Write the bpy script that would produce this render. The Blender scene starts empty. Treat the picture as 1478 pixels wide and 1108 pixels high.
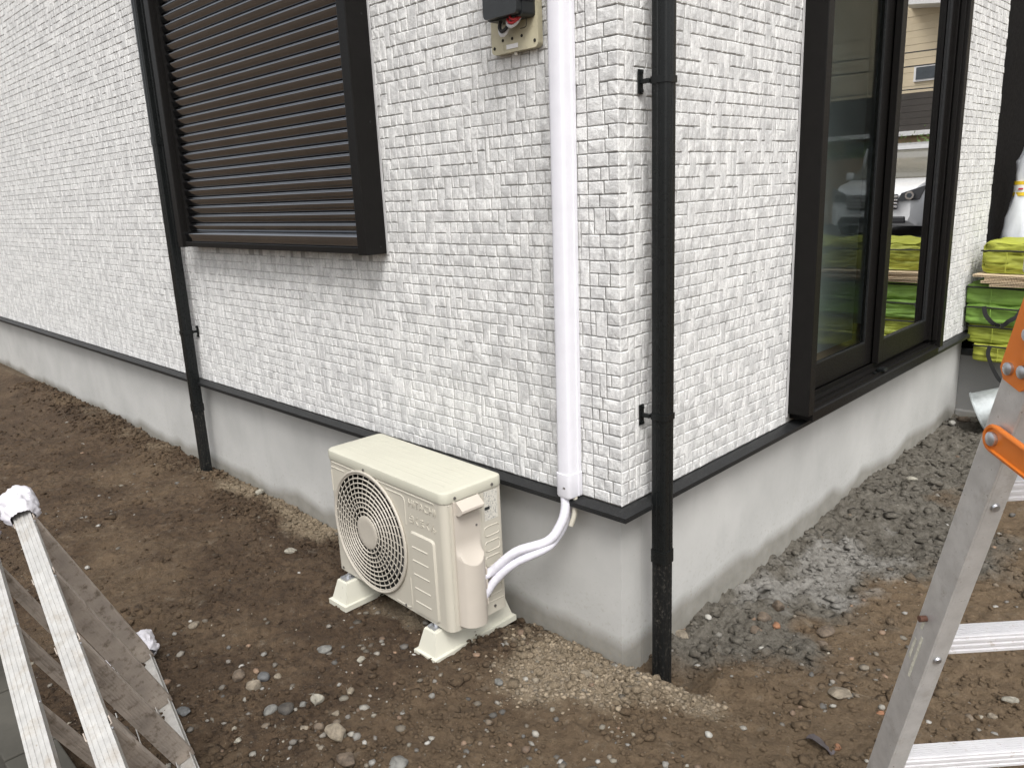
import bpy, bmesh, math, random
import numpy as np
from mathutils import Vector, Matrix, noise as mnoise

random.seed(7)
RNG = np.random.default_rng(11)
SC = bpy.context.scene
COL = SC.collection

# ------------------------------------------------------------------ camera
CAM_P = np.array([1.49311, -1.98816, 1.66363])
FPX, IMW, IMH = 1124.32, 1478.0, 1108.0
YAW, PITCH, ROLL = 0.78758916, -0.2445031, -0.04482993


def cam_axes():
    cy, sy = math.cos(YAW), math.sin(YAW)
    f = np.array([-sy * math.cos(PITCH), cy * math.cos(PITCH), math.sin(PITCH)])
    r = np.array([cy, sy, 0.0])
    u = np.cross(r, f)
    return math.cos(ROLL) * r + math.sin(ROLL) * u, -math.sin(ROLL) * r + math.cos(ROLL) * u, f


CR, CU, CF = cam_axes()
cam = bpy.data.cameras.new("camera")
cam.sensor_width = 36.0
cam.lens = FPX / IMW * 36.0
cam.clip_start = 0.05
cam.clip_end = 500.0
camo = bpy.data.objects.new("camera", cam)
COL.objects.link(camo)
M = Matrix.Identity(4)
for i in range(3):
    M[i][0], M[i][1], M[i][2], M[i][3] = CR[i], CU[i], -CF[i], CAM_P[i]
camo.matrix_world = M
SC.camera = camo

# ------------------------------------------------------------------ sky, sun, exposure (overcast day)
SUN_EL, SUN_AZ = math.radians(54), math.radians(130)      # azimuth measured from +Y (north) clockwise
world = bpy.data.worlds.new("World")
SC.world = world
world.use_nodes = True
wn = world.node_tree
wn.nodes.clear()
sky = wn.nodes.new("ShaderNodeTexSky")
sky.sky_type = 'NISHITA'
sky.sun_disc = False
sky.sun_elevation = SUN_EL
sky.sun_rotation = SUN_AZ
sky.dust_density = 4.0
hs = wn.nodes.new("ShaderNodeHueSaturation")
hs.inputs['Saturation'].default_value = 0.17
bgn = wn.nodes.new("ShaderNodeBackground")
bgn.inputs['Strength'].default_value = 0.15
wo = wn.nodes.new("ShaderNodeOutputWorld")
wn.links.new(sky.outputs[0], hs.inputs['Color'])
wn.links.new(hs.outputs[0], bgn.inputs['Color'])
wn.links.new(bgn.outputs[0], wo.inputs['Surface'])
sund = bpy.data.lights.new("sun", 'SUN')
sund.energy = 1.5
sund.angle = math.radians(26)
sund.color = (1.0, 0.99, 0.98)
suno = bpy.data.objects.new("sun", sund)
COL.objects.link(suno)
sdir = Vector((math.sin(SUN_AZ) * math.cos(SUN_EL), math.cos(SUN_AZ) * math.cos(SUN_EL), math.sin(SUN_EL)))
suno.rotation_euler = sdir.to_track_quat('Z', 'Y').to_euler()
suno.location = (6, -4, 12)
SC.view_settings.view_transform = 'Standard'
SC.view_settings.look = 'None'
SC.view_settings.gamma = 1.0
SC.view_settings.use_curve_mapping = False
SC.view_settings.exposure = 0.67


# ------------------------------------------------------------------ pixel helpers (photo pixels -> places)
def ray(px, py):
    return CR * ((px - IMW / 2) / FPX) + CU * (-(py - IMH / 2) / FPX) + CF


def hit(px, py, ax, v):
    d = ray(px, py)
    return CAM_P + d * ((v - CAM_P[ax]) / d[ax])


# ------------------------------------------------------------------ materials
def nodes_of(name):
    m = bpy.data.materials.new(name)
    m.use_nodes = True
    nt = m.node_tree
    return m, nt, nt.nodes['Principled BSDF']


def N(nt, t, **kw):
    n = nt.nodes.new(t)
    for k, v in kw.items():
        if k in n.inputs:
            n.inputs[k].default_value = v
        else:
            setattr(n, k, v)
    return n


def ramp(nt, src, stops):
    r = nt.nodes.new("ShaderNodeValToRGB")
    e = r.color_ramp.elements
    while len(e) < len(stops):
        e.new(0.5)
    for el, (p, c) in zip(e, stops):
        el.position = p
        el.color = (c, c, c, 1) if isinstance(c, (int, float)) else (*c, 1)
    nt.links.new(src, r.inputs[0])
    return r.outputs[0]


def mix(nt, fac, a, b, mode='MIX'):
    m = nt.nodes.new("ShaderNodeMix")
    m.data_type = 'RGBA'
    m.blend_type = mode
    for s, v in ((0, fac), (6, a), (7, b)):
        if hasattr(v, 'is_linked') or isinstance(v, bpy.types.NodeSocket):
            nt.links.new(v, m.inputs[s])
        elif s == 0:
            m.inputs[0].default_value = v
        else:
            m.inputs[s].default_value = (*v, 1) if len(v) == 3 else v
    return m.outputs[2]


def noise_tex(nt, vec, scale, detail=4, rough=0.55, dist=0.0, vscale=None):
    if vscale is not None:
        mp = N(nt, "ShaderNodeMapping")
        mp.inputs['Scale'].default_value = vscale
        nt.links.new(vec, mp.inputs['Vector'])
        vec = mp.outputs[0]
    n = N(nt, "ShaderNodeTexNoise", Scale=scale, Detail=detail, Roughness=rough, Distortion=dist)
    nt.links.new(vec, n.inputs['Vector'])
    return n.outputs['Fac']


def wpos(nt):
    return nt.nodes.new("ShaderNodeNewGeometry").outputs['Position']


def bump(nt, b, h, strength=0.3, dist=0.01):
    bn = N(nt, "ShaderNodeBump", Strength=strength, Distance=dist)
    nt.links.new(h, bn.inputs['Height'])
    nt.links.new(bn.outputs[0], b.inputs['Normal'])


def plain(name, col, rough=0.5, metal=0.0, var=0.12, nscale=18, bstr=0.0, bscale=300, coat=0.0, spec=0.5, dirt=None, dscale=9, dlo=.56, dhi=.72):
    m, nt, b = nodes_of(name)
    p = wpos(nt)
    f = noise_tex(nt, p, nscale, 5, 0.6)
    lo = tuple(c * (1 - var) for c in col)
    hi = tuple(min(1, c * (1 + var)) for c in col)
    c = ramp(nt, f, [(0.3, lo), (0.7, hi)])
    if dirt:
        g = noise_tex(nt, p, dscale, 7, 0.68)
        c = mix(nt, ramp(nt, g, [(dlo, 0.0), (dhi, 0.8)]), c, dirt)
    nt.links.new(c, b.inputs['Base Color'])
    g2 = noise_tex(nt, p, nscale * 3, 4)
    nt.links.new(ramp(nt, g2, [(0.3, max(0, rough - 0.06)), (0.7, min(1, rough + 0.08))]), b.inputs['Roughness'])
    b.inputs['Metallic'].default_value = metal
    b.inputs['Coat Weight'].default_value = coat
    b.inputs['Specular IOR Level'].default_value = spec
    if bstr:
        bump(nt, b, noise_tex(nt, p, bscale, 4), bstr, 0.003)
    return m


def make_tile_material():
    m, nt, b = nodes_of("split_face_tile")
    p = wpos(nt)
    patch = noise_tex(nt, p, 1.0, 3, 0.6, 0.3, (19, 19, 9))
    streak = noise_tex(nt, p, 1.0, 4, 0.6, 0.6, (70, 70, 34))
    grain = noise_tex(nt, p, 210, 5, 0.7)
    c = ramp(nt, patch, [(0.42, (0.70, 0.695, 0.675)), (0.60, (0.50, 0.497, 0.487))])
    c = mix(nt, ramp(nt, streak, [(0.52, 0.0), (0.66, 0.62)]), c, (0.44, 0.438, 0.43))
    grain2 = noise_tex(nt, p, 1.0, 4, 0.7, 1.5, (120, 120, 150))
    c = mix(nt, ramp(nt, grain2, [(0.52, 0.0), (0.64, 0.62)]), c, (0.36, 0.355, 0.345))
    c = mix(nt, ramp(nt, grain2, [(0.36, 0.6), (0.46, 0.0)]), c, (0.78, 0.775, 0.76))
    c = mix(nt, ramp(nt, grain, [(0.52, 0.0), (0.75, 0.4)]), c, (0.36, 0.355, 0.345))
    nt.links.new(c, b.inputs['Base Color'])
    b.inputs['Roughness'].default_value = 0.62
    g1 = noise_tex(nt, p, 1.0, 6, 0.62, 1.2, (95, 95, 120))
    bump(nt, b, g1, 0.65, 0.004)
    return m


def make_concrete(name, base, stain=True, zstain=0.02, var=0.1):
    m, nt, b = nodes_of(name)
    p = wpos(nt)
    f = noise_tex(nt, p, 2.2, 6, 0.6)
    c = ramp(nt, f, [(0.32, tuple(x * (1 - var) for x in base)), (0.68, tuple(x * (1 + var) for x in base))])
    blot = noise_tex(nt, p, 1.0, 4, 0.6, 0.2, (7, 7, 2.2))
    c = mix(nt, ramp(nt, blot, [(0.55, 0.0), (0.8, 0.35)]), c, tuple(x * 0.8 for x in base))
    if stain:
        sx = nt.nodes.new("ShaderNodeSeparateXYZ")
        nt.links.new(p, sx.inputs[0])
        w = noise_tex(nt, p, 1.0, 2.5, 0.5, 0.0, (2.1, 2.1, 0.15))
        ma = N(nt, "ShaderNodeMath", operation='MULTIPLY_ADD')
        ma.inputs[1].default_value = -0.22
        nt.links.new(w, ma.inputs[0])
        nt.links.new(sx.outputs[2], ma.inputs[2])
        edge = ramp(nt, ma.outputs[0], [(0.0, 0.0), (1.0, 1.0)])
        mr = N(nt, "ShaderNodeMapRange")
        mr.inputs['From Min'].default_value = -0.105 + zstain
        mr.inputs['From Max'].default_value = -0.045 + zstain
        mr.inputs['To Min'].default_value = 1.0
        mr.inputs['To Max'].default_value = 0.0
        nt.links.new(ma.outputs[0], mr.inputs['Value'])
        damp = noise_tex(nt, p, 14, 5, 0.6)
        c2 = ramp(nt, damp, [(0.3, (0.205, 0.195, 0.170)), (0.7, (0.265, 0.253, 0.225))])
        c = mix(nt, mr.outputs[0], c, c2)
        # soil splashed up the face
        mr2 = N(nt, "ShaderNodeMapRange")
        mr2.inputs['From Min'].default_value = -0.05
        mr2.inputs['From Max'].default_value = 0.30
        mr2.inputs['To Min'].default_value = 0.62
        mr2.inputs['To Max'].default_value = 0.0
        nt.links.new(sx.outputs[2], mr2.inputs['Value'])
        sp = noise_tex(nt, p, 60, 5, 0.7)
        ad = N(nt, "ShaderNodeMath", operation='MULTIPLY')
        nt.links.new(mr2.outputs[0], ad.inputs[0])
        nt.links.new(ramp(nt, sp, [(0.56, 0.0), (0.66, 1.0)]), ad.inputs[1])
        c = mix(nt, ad.outputs[0], c, (0.26, 0.225, 0.17))
    pits = N(nt, "ShaderNodeTexVoronoi", Scale=26)
    nt.links.new(p, pits.inputs['Vector'])
    c = mix(nt, ramp(nt, pits.outputs['Distance'], [(0.02, 0.55), (0.07, 0.0)]), c, tuple(x * 0.55 for x in base))
    nt.links.new(c, b.inputs['Base Color'])
    b.inputs['Roughness'].default_value = 0.8
    b.inputs['Specular IOR Level'].default_value = 0.3
    bump(nt, b, noise_tex(nt, p, 120, 6, 0.6), 0.12, 0.004)
    return m


def make_soil():
    m, nt, b = nodes_of("bare_soil")
    p = wpos(nt)
    f = noise_tex(nt, p, 3.0, 8, 0.62)
    fine = noise_tex(nt, p, 42, 8, 0.7)
    c = ramp(nt, f, [(0.30, (0.052, 0.033, 0.0190)), (0.52, (0.082, 0.054, 0.0320)), (0.72, (0.118, 0.081, 0.049))])
    c = mix(nt, ramp(nt, fine, [(0.36, 0.75), (0.52, 0.0)]), c, (0.022, 0.0140, 0.009))
    med = noise_tex(nt, p, 11, 7, 0.7)
    c = mix(nt, ramp(nt, med, [(0.36, 0.55), (0.5, 0.0)]), c, (0.034, 0.0220, 0.0135))
    c = mix(nt, ramp(nt, fine, [(0.60, 0.0), (0.74, 0.55)]), c, (0.105, 0.080, 0.055))
    for nm, lo, hi in (("dry", (0.108, 0.075, 0.044), (0.170, 0.122, 0.076)),
                       ("sand", (0.150, 0.116, 0.076), (0.285, 0.228, 0.158)),
                       ("mortar", (0.070, 0.061, 0.047), (0.160, 0.146, 0.122)),
                       ("slurry", (0.160, 0.149, 0.130), (0.262, 0.250, 0.226))):
        at = N(nt, "ShaderNodeAttribute", attribute_name=nm)
        ns = noise_tex(nt, p, 34 if nm != "sand" else 90, 6, 0.72)
        c2 = ramp(nt, ns, [(0.34, lo), (0.66, hi)])
        brk = noise_tex(nt, p, 16, 6, 0.7)
        ad = N(nt, "ShaderNodeMath", operation='ADD')
        nt.links.new(at.outputs['Fac'], ad.inputs[0])
        nt.links.new(brk, ad.inputs[1])
        dv = N(nt, 'ShaderNodeMath', operation='MULTIPLY')
        dv.inputs[1].default_value = 0.5
        nt.links.new(ad.outputs[0], dv.inputs[0])
        c = mix(nt, ramp(nt, dv.outputs[0], [(0.30, 0.0), (0.66, 1.0)]), c, c2)
    # tiny grit
    v = N(nt, "ShaderNodeTexVoronoi", Scale=130)
    nt.links.new(p, v.inputs['Vector'])
    gm = N(nt, "ShaderNodeMath", operation='MULTIPLY')
    nt.links.new(ramp(nt, v.outputs['Distance'], [(0.16, 1.0), (0.24, 0.0)]), gm.inputs[0])
    sepc = nt.nodes.new("ShaderNodeSeparateColor")
    nt.links.new(v.outputs['Color'], sepc.inputs[0])
    nt.links.new(ramp(nt, sepc.outputs[0], [(0.82, 0.0), (0.84, 0.8)]), gm.inputs[1])
    c = mix(nt, gm.outputs[0], c, (0.17, 0.14, 0.105))
    nt.links.new(c, b.inputs['Base Color'])
    b.inputs['Roughness'].default_value = 0.88
    b.inputs['Specular IOR Level'].default_value = 0.25
    h1 = noise_tex(nt, p, 55, 9, 0.72)
    bump(nt, b, h1, 1.0, 0.018)
    return m


def make_stone_attr():
    m, nt, b = nodes_of("stone_mixed")
    at = N(nt, "ShaderNodeAttribute", attribute_name="tone")
    p = wpos(nt)
    n = noise_tex(nt, p, 70, 6, 0.65)
    c = mix(nt, ramp(nt, n, [(0.35, 0.55), (0.65, 0.0)]), at.outputs['Color'], (0.10, 0.085, 0.066))
    nt.links.new(c, b.inputs['Base Color'])
    b.inputs['Roughness'].default_value = 0.8
    bump(nt, b, noise_tex(nt, p, 160, 5, 0.6), 0.5, 0.004)
    return m


def stone_mat(name, col, col2):
    col, col2 = tuple(c * .66 for c in col), tuple(c * .5 for c in col2)
    m, nt, b = nodes_of(name)
    p = wpos(nt)
    n = noise_tex(nt, p, 38, 7, 0.68, 0.6)
    c = ramp(nt, n, [(0.34, col2), (0.60, col)])
    sp = noise_tex(nt, p, 150, 4, 0.7)
    c = mix(nt, ramp(nt, sp, [(0.56, 0.0), (0.7, 0.5)]), c, tuple(x * 0.5 for x in col))
    nt.links.new(c, b.inputs['Base Color'])
    b.inputs['Roughness'].default_value = 0.78
    bump(nt, b, noise_tex(nt, p, 110, 6, 0.6), 0.5, 0.006)
    return m


def make_aluminium(name, dirty):
    m, nt, b = nodes_of(name)
    p = wpos(nt)
    n = noise_tex(nt, p, 30, 6, 0.65)
    c = ramp(nt, n, [(0.3, (0.62 - .40 * dirty, 0.61 - .40 * dirty, 0.595 - .41 * dirty)), (0.7, (0.78 - .42 * dirty, 0.77 - .42 * dirty, 0.755 - .44 * dirty))])
    s = noise_tex(nt, p, 22, 8, 0.72)
    c = mix(nt, ramp(nt, s, [(0.56 - 0.10 * dirty, 0.0), (0.74 - 0.1 * dirty, 0.35 + 0.4 * dirty)]), c, (0.30, 0.25, 0.19))
    sp = noise_tex(nt, p, 120, 4, 0.7)
    c = mix(nt, ramp(nt, sp, [(0.64, 0.0), (0.72, 0.7)]), c, (0.22, 0.18, 0.13))
    nt.links.new(c, b.inputs['Base Color'])
    b.inputs['Metallic'].default_value = 0.55 - 0.4 * dirty
    nt.links.new(ramp(nt, s, [(0.3, 0.30 + 0.12 * dirty), (0.7, 0.52 + 0.12 * dirty)]), b.inputs['Roughness'])
    bump(nt, b, noise_tex(nt, p, 180, 4), 0.06, 0.002)
    return m


MT_SLAT = plain('shutter_anodised', (0.305, 0.315, 0.332), 0.09, 1.0, nscale=8, var=.05)


def make_glass(name, refl, tint):
    m, nt, b = nodes_of(name)
    nt.nodes.remove(b)
    out = nt.nodes['Material Output']
    gl = N(nt, "ShaderNodeBsdfGlossy")
    gl.inputs['Roughness'].default_value = 0.004
    gl.inputs['Color'].default_value = (1, 1, 1, 1)
    tr = N(nt, "ShaderNodeBsdfTransparent")
    tr.inputs['Color'].default_value = (*tint, 1)
    fr = N(nt, "ShaderNodeFresnel")
    fr.inputs['IOR'].default_value = 1.45
    sc_ = N(nt, 'ShaderNodeMapRange')
    sc_.inputs['To Min'].default_value = refl[0]
    sc_.inputs['To Max'].default_value = refl[1]
    nt.links.new(fr.outputs[0], sc_.inputs['Value'])
    mx = nt.nodes.new("ShaderNodeMixShader")
    nt.links.new(sc_.outputs[0], mx.inputs[0])
    nt.links.new(tr.outputs[0], mx.inputs[1])
    nt.links.new(gl.outputs[0], mx.inputs[2])
    nt.links.new(mx.outputs[0], out.inputs['Surface'])
    return m


MT = dict(
    tile=make_tile_material(),
    groove=plain("siding_joint", (0.33, 0.325, 0.31), 0.8, nscale=30),
    concrete=make_concrete("foundation_render", (0.44, 0.435, 0.415)),
    slabface=make_concrete("porch_concrete", (0.22, 0.218, 0.21), True, 0.0),
    soil=make_soil(),
    stones=make_stone_attr(),
    black=plain("black_aluminium", (0.0075, 0.0068, 0.0062), 0.42, nscale=40, bstr=0.03, spec=.16, dirt=(0.03, 0.028, 0.025), dscale=120, dlo=.72, dhi=.78),
    blackpvc=plain("black_pvc", (0.0075, 0.0085, 0.0085), 0.30, nscale=30, spec=.28, dirt=(0.045, 0.044, 0.042), dscale=140, dlo=.66, dhi=.76),
    pipedusty=plain("black_pvc_dusty", (0.008, 0.0085, 0.0085), 0.42, nscale=30, spec=.25, dirt=(0.085, 0.078, 0.066), dscale=95, dlo=.54, dhi=.70),
    flash=plain("flashing_dark", (0.012, 0.0125, 0.013), 0.45, nscale=60, var=0.25, spec=.3, dirt=(0.075, 0.073, 0.068), dscale=160, dlo=.55, dhi=.72),
    slat=MT_SLAT,
    seal=plain("sealant", (0.46, 0.455, 0.45), 0.6),
    whitepvc=plain("white_pvc_duct", (0.68, 0.672, 0.71), 0.5, var=0.03, dirt=(0.55, 0.53, 0.53), dscale=30, dlo=.66, dhi=.8),
    tape=plain("white_wrapping_tape", (0.62, 0.61, 0.66), 0.5, var=0.06, nscale=25, bstr=0.18, bscale=60),
    cream=plain("ivory_enamel", (0.468, 0.438, 0.368), 0.45, var=0.025, nscale=4, dirt=(0.45, 0.40, 0.31), dscale=26, dlo=.68, dhi=.84),
    creamtop=plain("ivory_enamel_lid", (0.465, 0.452, 0.372), 0.55, var=0.03, nscale=4, dirt=(0.50, 0.45, 0.34), dscale=30, dlo=.66, dhi=.82),
    cover=plain("ivory_plastic", (0.455, 0.41, 0.352), 0.62, var=0.025, nscale=6),
    grille=plain("guard_plastic", (0.43, 0.395, 0.335), 0.5, var=0.04, nscale=12),
    fandark=plain("fan_dark_metal", (0.020, 0.019, 0.017), 0.5),  # one even dark tone for the fan housing
    fanblade=plain("fan_blade_grey", (0.05, 0.049, 0.047), 0.45),
    blockp=plain("mounting_plastic", (0.56, 0.545, 0.46), 0.45, var=0.04, nscale=9, dirt=(0.12, 0.092, 0.066), dscale=24, dlo=.64, dhi=.72),
    steel=plain("galvanised_steel", (0.55, 0.56, 0.58), 0.36, 0.9, nscale=30, var=0.2),
    zinc=plain("zinc_bucket", (0.46, 0.49, 0.49), 0.45, 0.55, nscale=14, var=0.28),
    screw=plain("screw_steel", (0.22, 0.21, 0.20), 0.4, 0.8),
    sticker=None, base=plain("meter_base_cream", (0.47, 0.43, 0.30), 0.5, var=0.05, dirt=(0.34, 0.30, 0.21), dscale=35),
    meterblk=plain("meter_black_plastic", (0.020, 0.022, 0.023), 0.40, nscale=30),
    redwire=plain("red_wire", (0.42, 0.02, 0.025), 0.4),
    whitewire=plain("white_wire", (0.62, 0.62, 0.63), 0.4),
    hole=plain("hole_dark", (0.02, 0.018, 0.014), 0.9),
    lime=plain("bag_lime", (0.30, 0.32, 0.036), 0.62, var=0.13, nscale=9, bstr=0.15, bscale=500),
    limeb=plain("bag_lime_deep", (0.25, 0.29, 0.030), 0.62, var=0.13, nscale=9, bstr=0.15, bscale=500),
    green=plain("bag_green", (0.15, 0.27, 0.04), 0.62, var=0.13, nscale=9, bstr=0.15, bscale=500),
    strap=plain("black_webbing", (0.010, 0.010, 0.010), 0.7, bstr=0.2),
    card=plain("cardboard", (0.52, 0.41, 0.275), 0.75, var=0.08, nscale=10, bstr=0.08),
    film=plain("white_film", (0.66, 0.68, 0.72), 0.34, var=0.06, nscale=14, bstr=0.12, bscale=70),
    yellow=plain("yellow_tape", (0.72, 0.50, 0.03), 0.45),
    alu=make_aluminium("aluminium_bright", 0.15),
    aludirty=make_aluminium("aluminium_worn", 0.55),
    treadclean=plain('tread_bright', (.66, .65, .66), .42, .25, var=.06, nscale=20, dirt=(.34, .26, .20), dscale=60, dlo=.60, dhi=.72),
    tread=plain("tread_dirty", (0.40, 0.345, 0.295), 0.62, 0.25, var=0.2, nscale=14, dirt=(0.14, 0.105, 0.072), dscale=34, dlo=.52, dhi=.68),
    orange=plain("orange_paint", (0.76, 0.205, 0.025), 0.36, var=0.07, nscale=20, dirt=(0.35, 0.11, 0.03), dscale=40, dlo=.64, dhi=.74),
    rust=plain("rusty_bolt", (0.10, 0.045, 0.028), 0.7, var=0.3),
    cloth=plain("white_cotton_cloth", (0.56, 0.545, 0.575), 0.9, var=0.07, nscale=30, bstr=0.35, bscale=400, dirt=(0.52, 0.49, 0.50), dscale=18, dlo=.55, dhi=.75),
    block=make_concrete("concrete_block_grey", (0.062, 0.058, 0.048), False, var=0.45),
    roof=plain("roof_slate", (0.05, 0.05, 0.055), 0.7),
    room=plain("room_plaster", (0.66, 0.68, 0.69), 0.8, var=0.1, nscale=2),
    floorwood=plain("room_floorboard", (0.30, 0.20, 0.12), 0.5, var=0.2, nscale=3),
    wood=plain("pine_batten", (0.50, 0.36, 0.22), 0.6, var=0.12, nscale=8),
    sidingblk=plain("black_siding", (0.005, 0.0045, 0.0045), 0.7, nscale=20, bstr=0.05, spec=.08),
    asphalt=plain("asphalt", (0.06, 0.06, 0.06), 0.85, var=0.25, nscale=60, bstr=0.4, bscale=200),
    carpaint=plain("white_car_paint", (0.80, 0.80, 0.80), 0.22, var=0.01, coat=0.6),
    carglass=plain("car_glass", (0.19, 0.18, 0.15), 0.08, var=0.05, spec=0.8),
    cartrim=plain("car_trim", (0.03, 0.03, 0.032), 0.4),
    chrome=plain("chrome", (0.72, 0.72, 0.74), 0.16, 1.0, var=0.05),
    rubber=plain("tyre_rubber", (0.02, 0.02, 0.02), 0.8),
    nbeige=plain("beige_siding", (0.62, 0.52, 0.36), 0.7, var=0.04, nscale=2),
    ndark=plain("dark_brown_siding", (0.055, 0.047, 0.040), 0.7, var=0.12, nscale=2),
    ntan=plain("tan_siding", (0.30, 0.21, 0.12), 0.7, var=0.12, nscale=2),
    nwhite=plain("white_trim", (0.74, 0.73, 0.72), 0.5, var=0.03),
    nglass=plain("dim_window", (0.06, 0.07, 0.08), 0.1, var=0.1),
    leaf=plain("shrub_leaf", (0.085, 0.14, 0.03), 0.55, var=0.5, nscale=6),
    wire=plain("power_cable", (0.015, 0.015, 0.015), 0.6),
    scrap=plain("dark_plastic_scrap", (0.07, 0.06, 0.062), 0.35, var=0.3, nscale=40),
)
GLASS_R = make_glass("coated_glass", (.58, 1.0), (0.45, 0.50, 0.48))
GLASS_L = make_glass("dark_glass", (-.012, .105), (0.86, 0.90, 0.90))


def sticker_material():
    m, nt, b = nodes_of("printed_sticker")
    tc = nt.nodes.new("ShaderNodeTexCoord")
    mp = N(nt, "ShaderNodeMapping")
    mp.inputs['Scale'].default_value = (1, 260, 130)
    nt.links.new(tc.outputs['Object'], mp.inputs['Vector'])
    n = N(nt, "ShaderNodeTexNoise", Scale=1.0, Detail=1.0)
    nt.links.new(mp.outputs[0], n.inputs['Vector'])
    c = ramp(nt, n.outputs['Fac'], [(0.55, (0.55, 0.53, 0.47)), (0.64, (0.25, 0.25, 0.24))])
    nt.links.new(c, b.inputs['Base Color'])
    b.inputs['Roughness'].default_value = 0.4
    return m


MT['sticker'] = sticker_material()


# ------------------------------------------------------------------ mesh helpers
class MB:
    def __init__(self):
        self.v, self.f = [], []

    def add(self, vs, fs):
        o = len(self.v)
        self.v.extend([tuple(map(float, p)) for p in vs])
        self.f.extend([tuple(i + o for i in f) for f in fs])
        return self

    def box(self, x0, x1, y0, y1, z0, z1, bev=0.0):
        if bev <= 0:
            vs = [(x, y, z) for z in (z0, z1) for y in (y0, y1) for x in (x0, x1)]
            return self.add(vs, [(0, 2, 3, 1), (4, 5, 7, 6), (0, 1, 5, 4), (2, 6, 7, 3), (0, 4, 6, 2), (1, 3, 7, 5)])
        bm = bmesh.new()
        bmesh.ops.create_cube(bm, size=1.0)
        for v in bm.verts:
            v.co = Vector((x0 + (v.co.x + .5) * (x1 - x0), y0 + (v.co.y + .5) * (y1 - y0), z0 + (v.co.z + .5) * (z1 - z0)))
        bmesh.ops.bevel(bm, geom=bm.edges[:], offset=bev, segments=2, profile=0.5, affect='EDGES')
        bm.verts.index_update()
        self.add([v.co for v in bm.verts], [[v.index for v in f.verts] for f in bm.faces])
        bm.free()
        return self

    def obox(self, o, ax, ay, az, lx, ly, lz, bev=0.0):
        """box from corner o along unit axes ax, ay, az with spans (a,b)"""
        t = MB().box(lx[0], lx[1], ly[0], ly[1], lz[0], lz[1], bev)
        o, ax, ay, az = (np.array(q, float) for q in (o, ax, ay, az))
        return self.add([o + ax * p[0] + ay * p[1] + az * p[2] for p in t.v], t.f)

    def prism(self, prof, fn, a, b, caps=True):
        """prof: 2D closed polygon; fn(u, v, t) -> xyz; extruded for t in a..b"""
        n = len(prof)
        vs = [fn(u, v, a) for u, v in prof] + [fn(u, v, b) for u, v in prof]
        fs = [(i, (i + 1) % n, n + (i + 1) % n, n + i) for i in range(n)]
        if caps:
            fs += [tuple(range(n - 1, -1, -1)), tuple(range(n, 2 * n))]
        return self.add(vs, fs)

    def tube(self, pts, r, n=10, caps=True):
        pts = [np.array(p, float) for p in pts]
        rs = r if hasattr(r, '__len__') else [r] * len(pts)
        vs, fs = [], []
        up = None
        for i, p in enumerate(pts):
            t = pts[min(i + 1, len(pts) - 1)] - pts[max(i - 1, 0)]
            t = t / (np.linalg.norm(t) + 1e-12)
            if up is None:
                up = np.array([0, 0, 1.0]) if abs(t[2]) < .9 else np.array([1.0, 0, 0])
            a = np.cross(t, up)
            a /= np.linalg.norm(a) + 1e-12
            bb = np.cross(a, t)
            up = bb
            for k in range(n):
                an = 2 * math.pi * k / n
                vs.append(p + rs[i] * (math.cos(an) * a + math.sin(an) * bb))
        m = len(pts)
        for i in range(m - 1):
            for k in range(n):
                k2 = (k + 1) % n
                fs.append((i * n + k, i * n + k2, (i + 1) * n + k2, (i + 1) * n + k))
        if caps:
            fs.append(tuple(range(n - 1, -1, -1)))
            fs.append(tuple((m - 1) * n + k for k in range(n)))
        return self.add(vs, fs)

    def loop(self, pts, r, n=6):
        pts = [np.array(p, float) for p in pts]
        m = len(pts)
        vs, fs = [], []
        c = sum(pts) / m
        for i, p in enumerate(pts):
            t = pts[(i + 1) % m] - pts[i - 1]
            t /= np.linalg.norm(t)
            o = p - c
            o -= (o @ t) * t
            o /= np.linalg.norm(o)
            bb = np.cross(t, o)
            for k in range(n):
                an = 2 * math.pi * k / n
                vs.append(p + r * (math.cos(an) * o + math.sin(an) * bb))
        for i in range(m):
            j = (i + 1) % m
            for k in range(n):
                k2 = (k + 1) % n
                fs.append((i * n + k, i * n + k2, j * n + k2, j * n + k))
        return self.add(vs, fs)

    def build(self, name, mat, parent=None, smooth=None, loc=None):
        me = bpy.data.meshes.new(name)
        me.from_pydata(self.v, [], self.f)
        me.update()
        bm = bmesh.new()
        bm.from_mesh(me)
        bmesh.ops.recalc_face_normals(bm, faces=bm.faces)
        bm.to_mesh(me)
        bm.free()
        return link_mesh(name, me, mat, parent, smooth, loc)


def link_mesh(name, me, mat, parent=None, smooth=None, loc=None):
    if mat is not None and not me.materials:
        me.materials.append(mat)
    if smooth:
        me.polygons.foreach_set('use_smooth', [True] * len(me.polygons))
        me.set_sharp_from_angle(angle=math.radians(smooth))
    o = bpy.data.objects.new(name, me)
    COL.objects.link(o)
    if parent:
        o.parent = parent
    if loc is not None:
        o.location = loc
    return o


def empty(name, loc=(0, 0, 0), parent=None):
    o = bpy.data.objects.new(name, None)
    o.empty_display_size = 0.1
    o.location = loc
    COL.objects.link(o)
    if parent:
        o.parent = parent
    return o


def tag(o, label, cat, group=None):
    o['label'] = label
    o['category'] = cat
    if group:
        o['group'] = group
    return o


def copy_tree(o, parent=None):
    c = o.copy()
    COL.objects.link(c)
    c.parent = parent
    for ch in list(o.children):
        copy_tree(ch, c)
    return c


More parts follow.
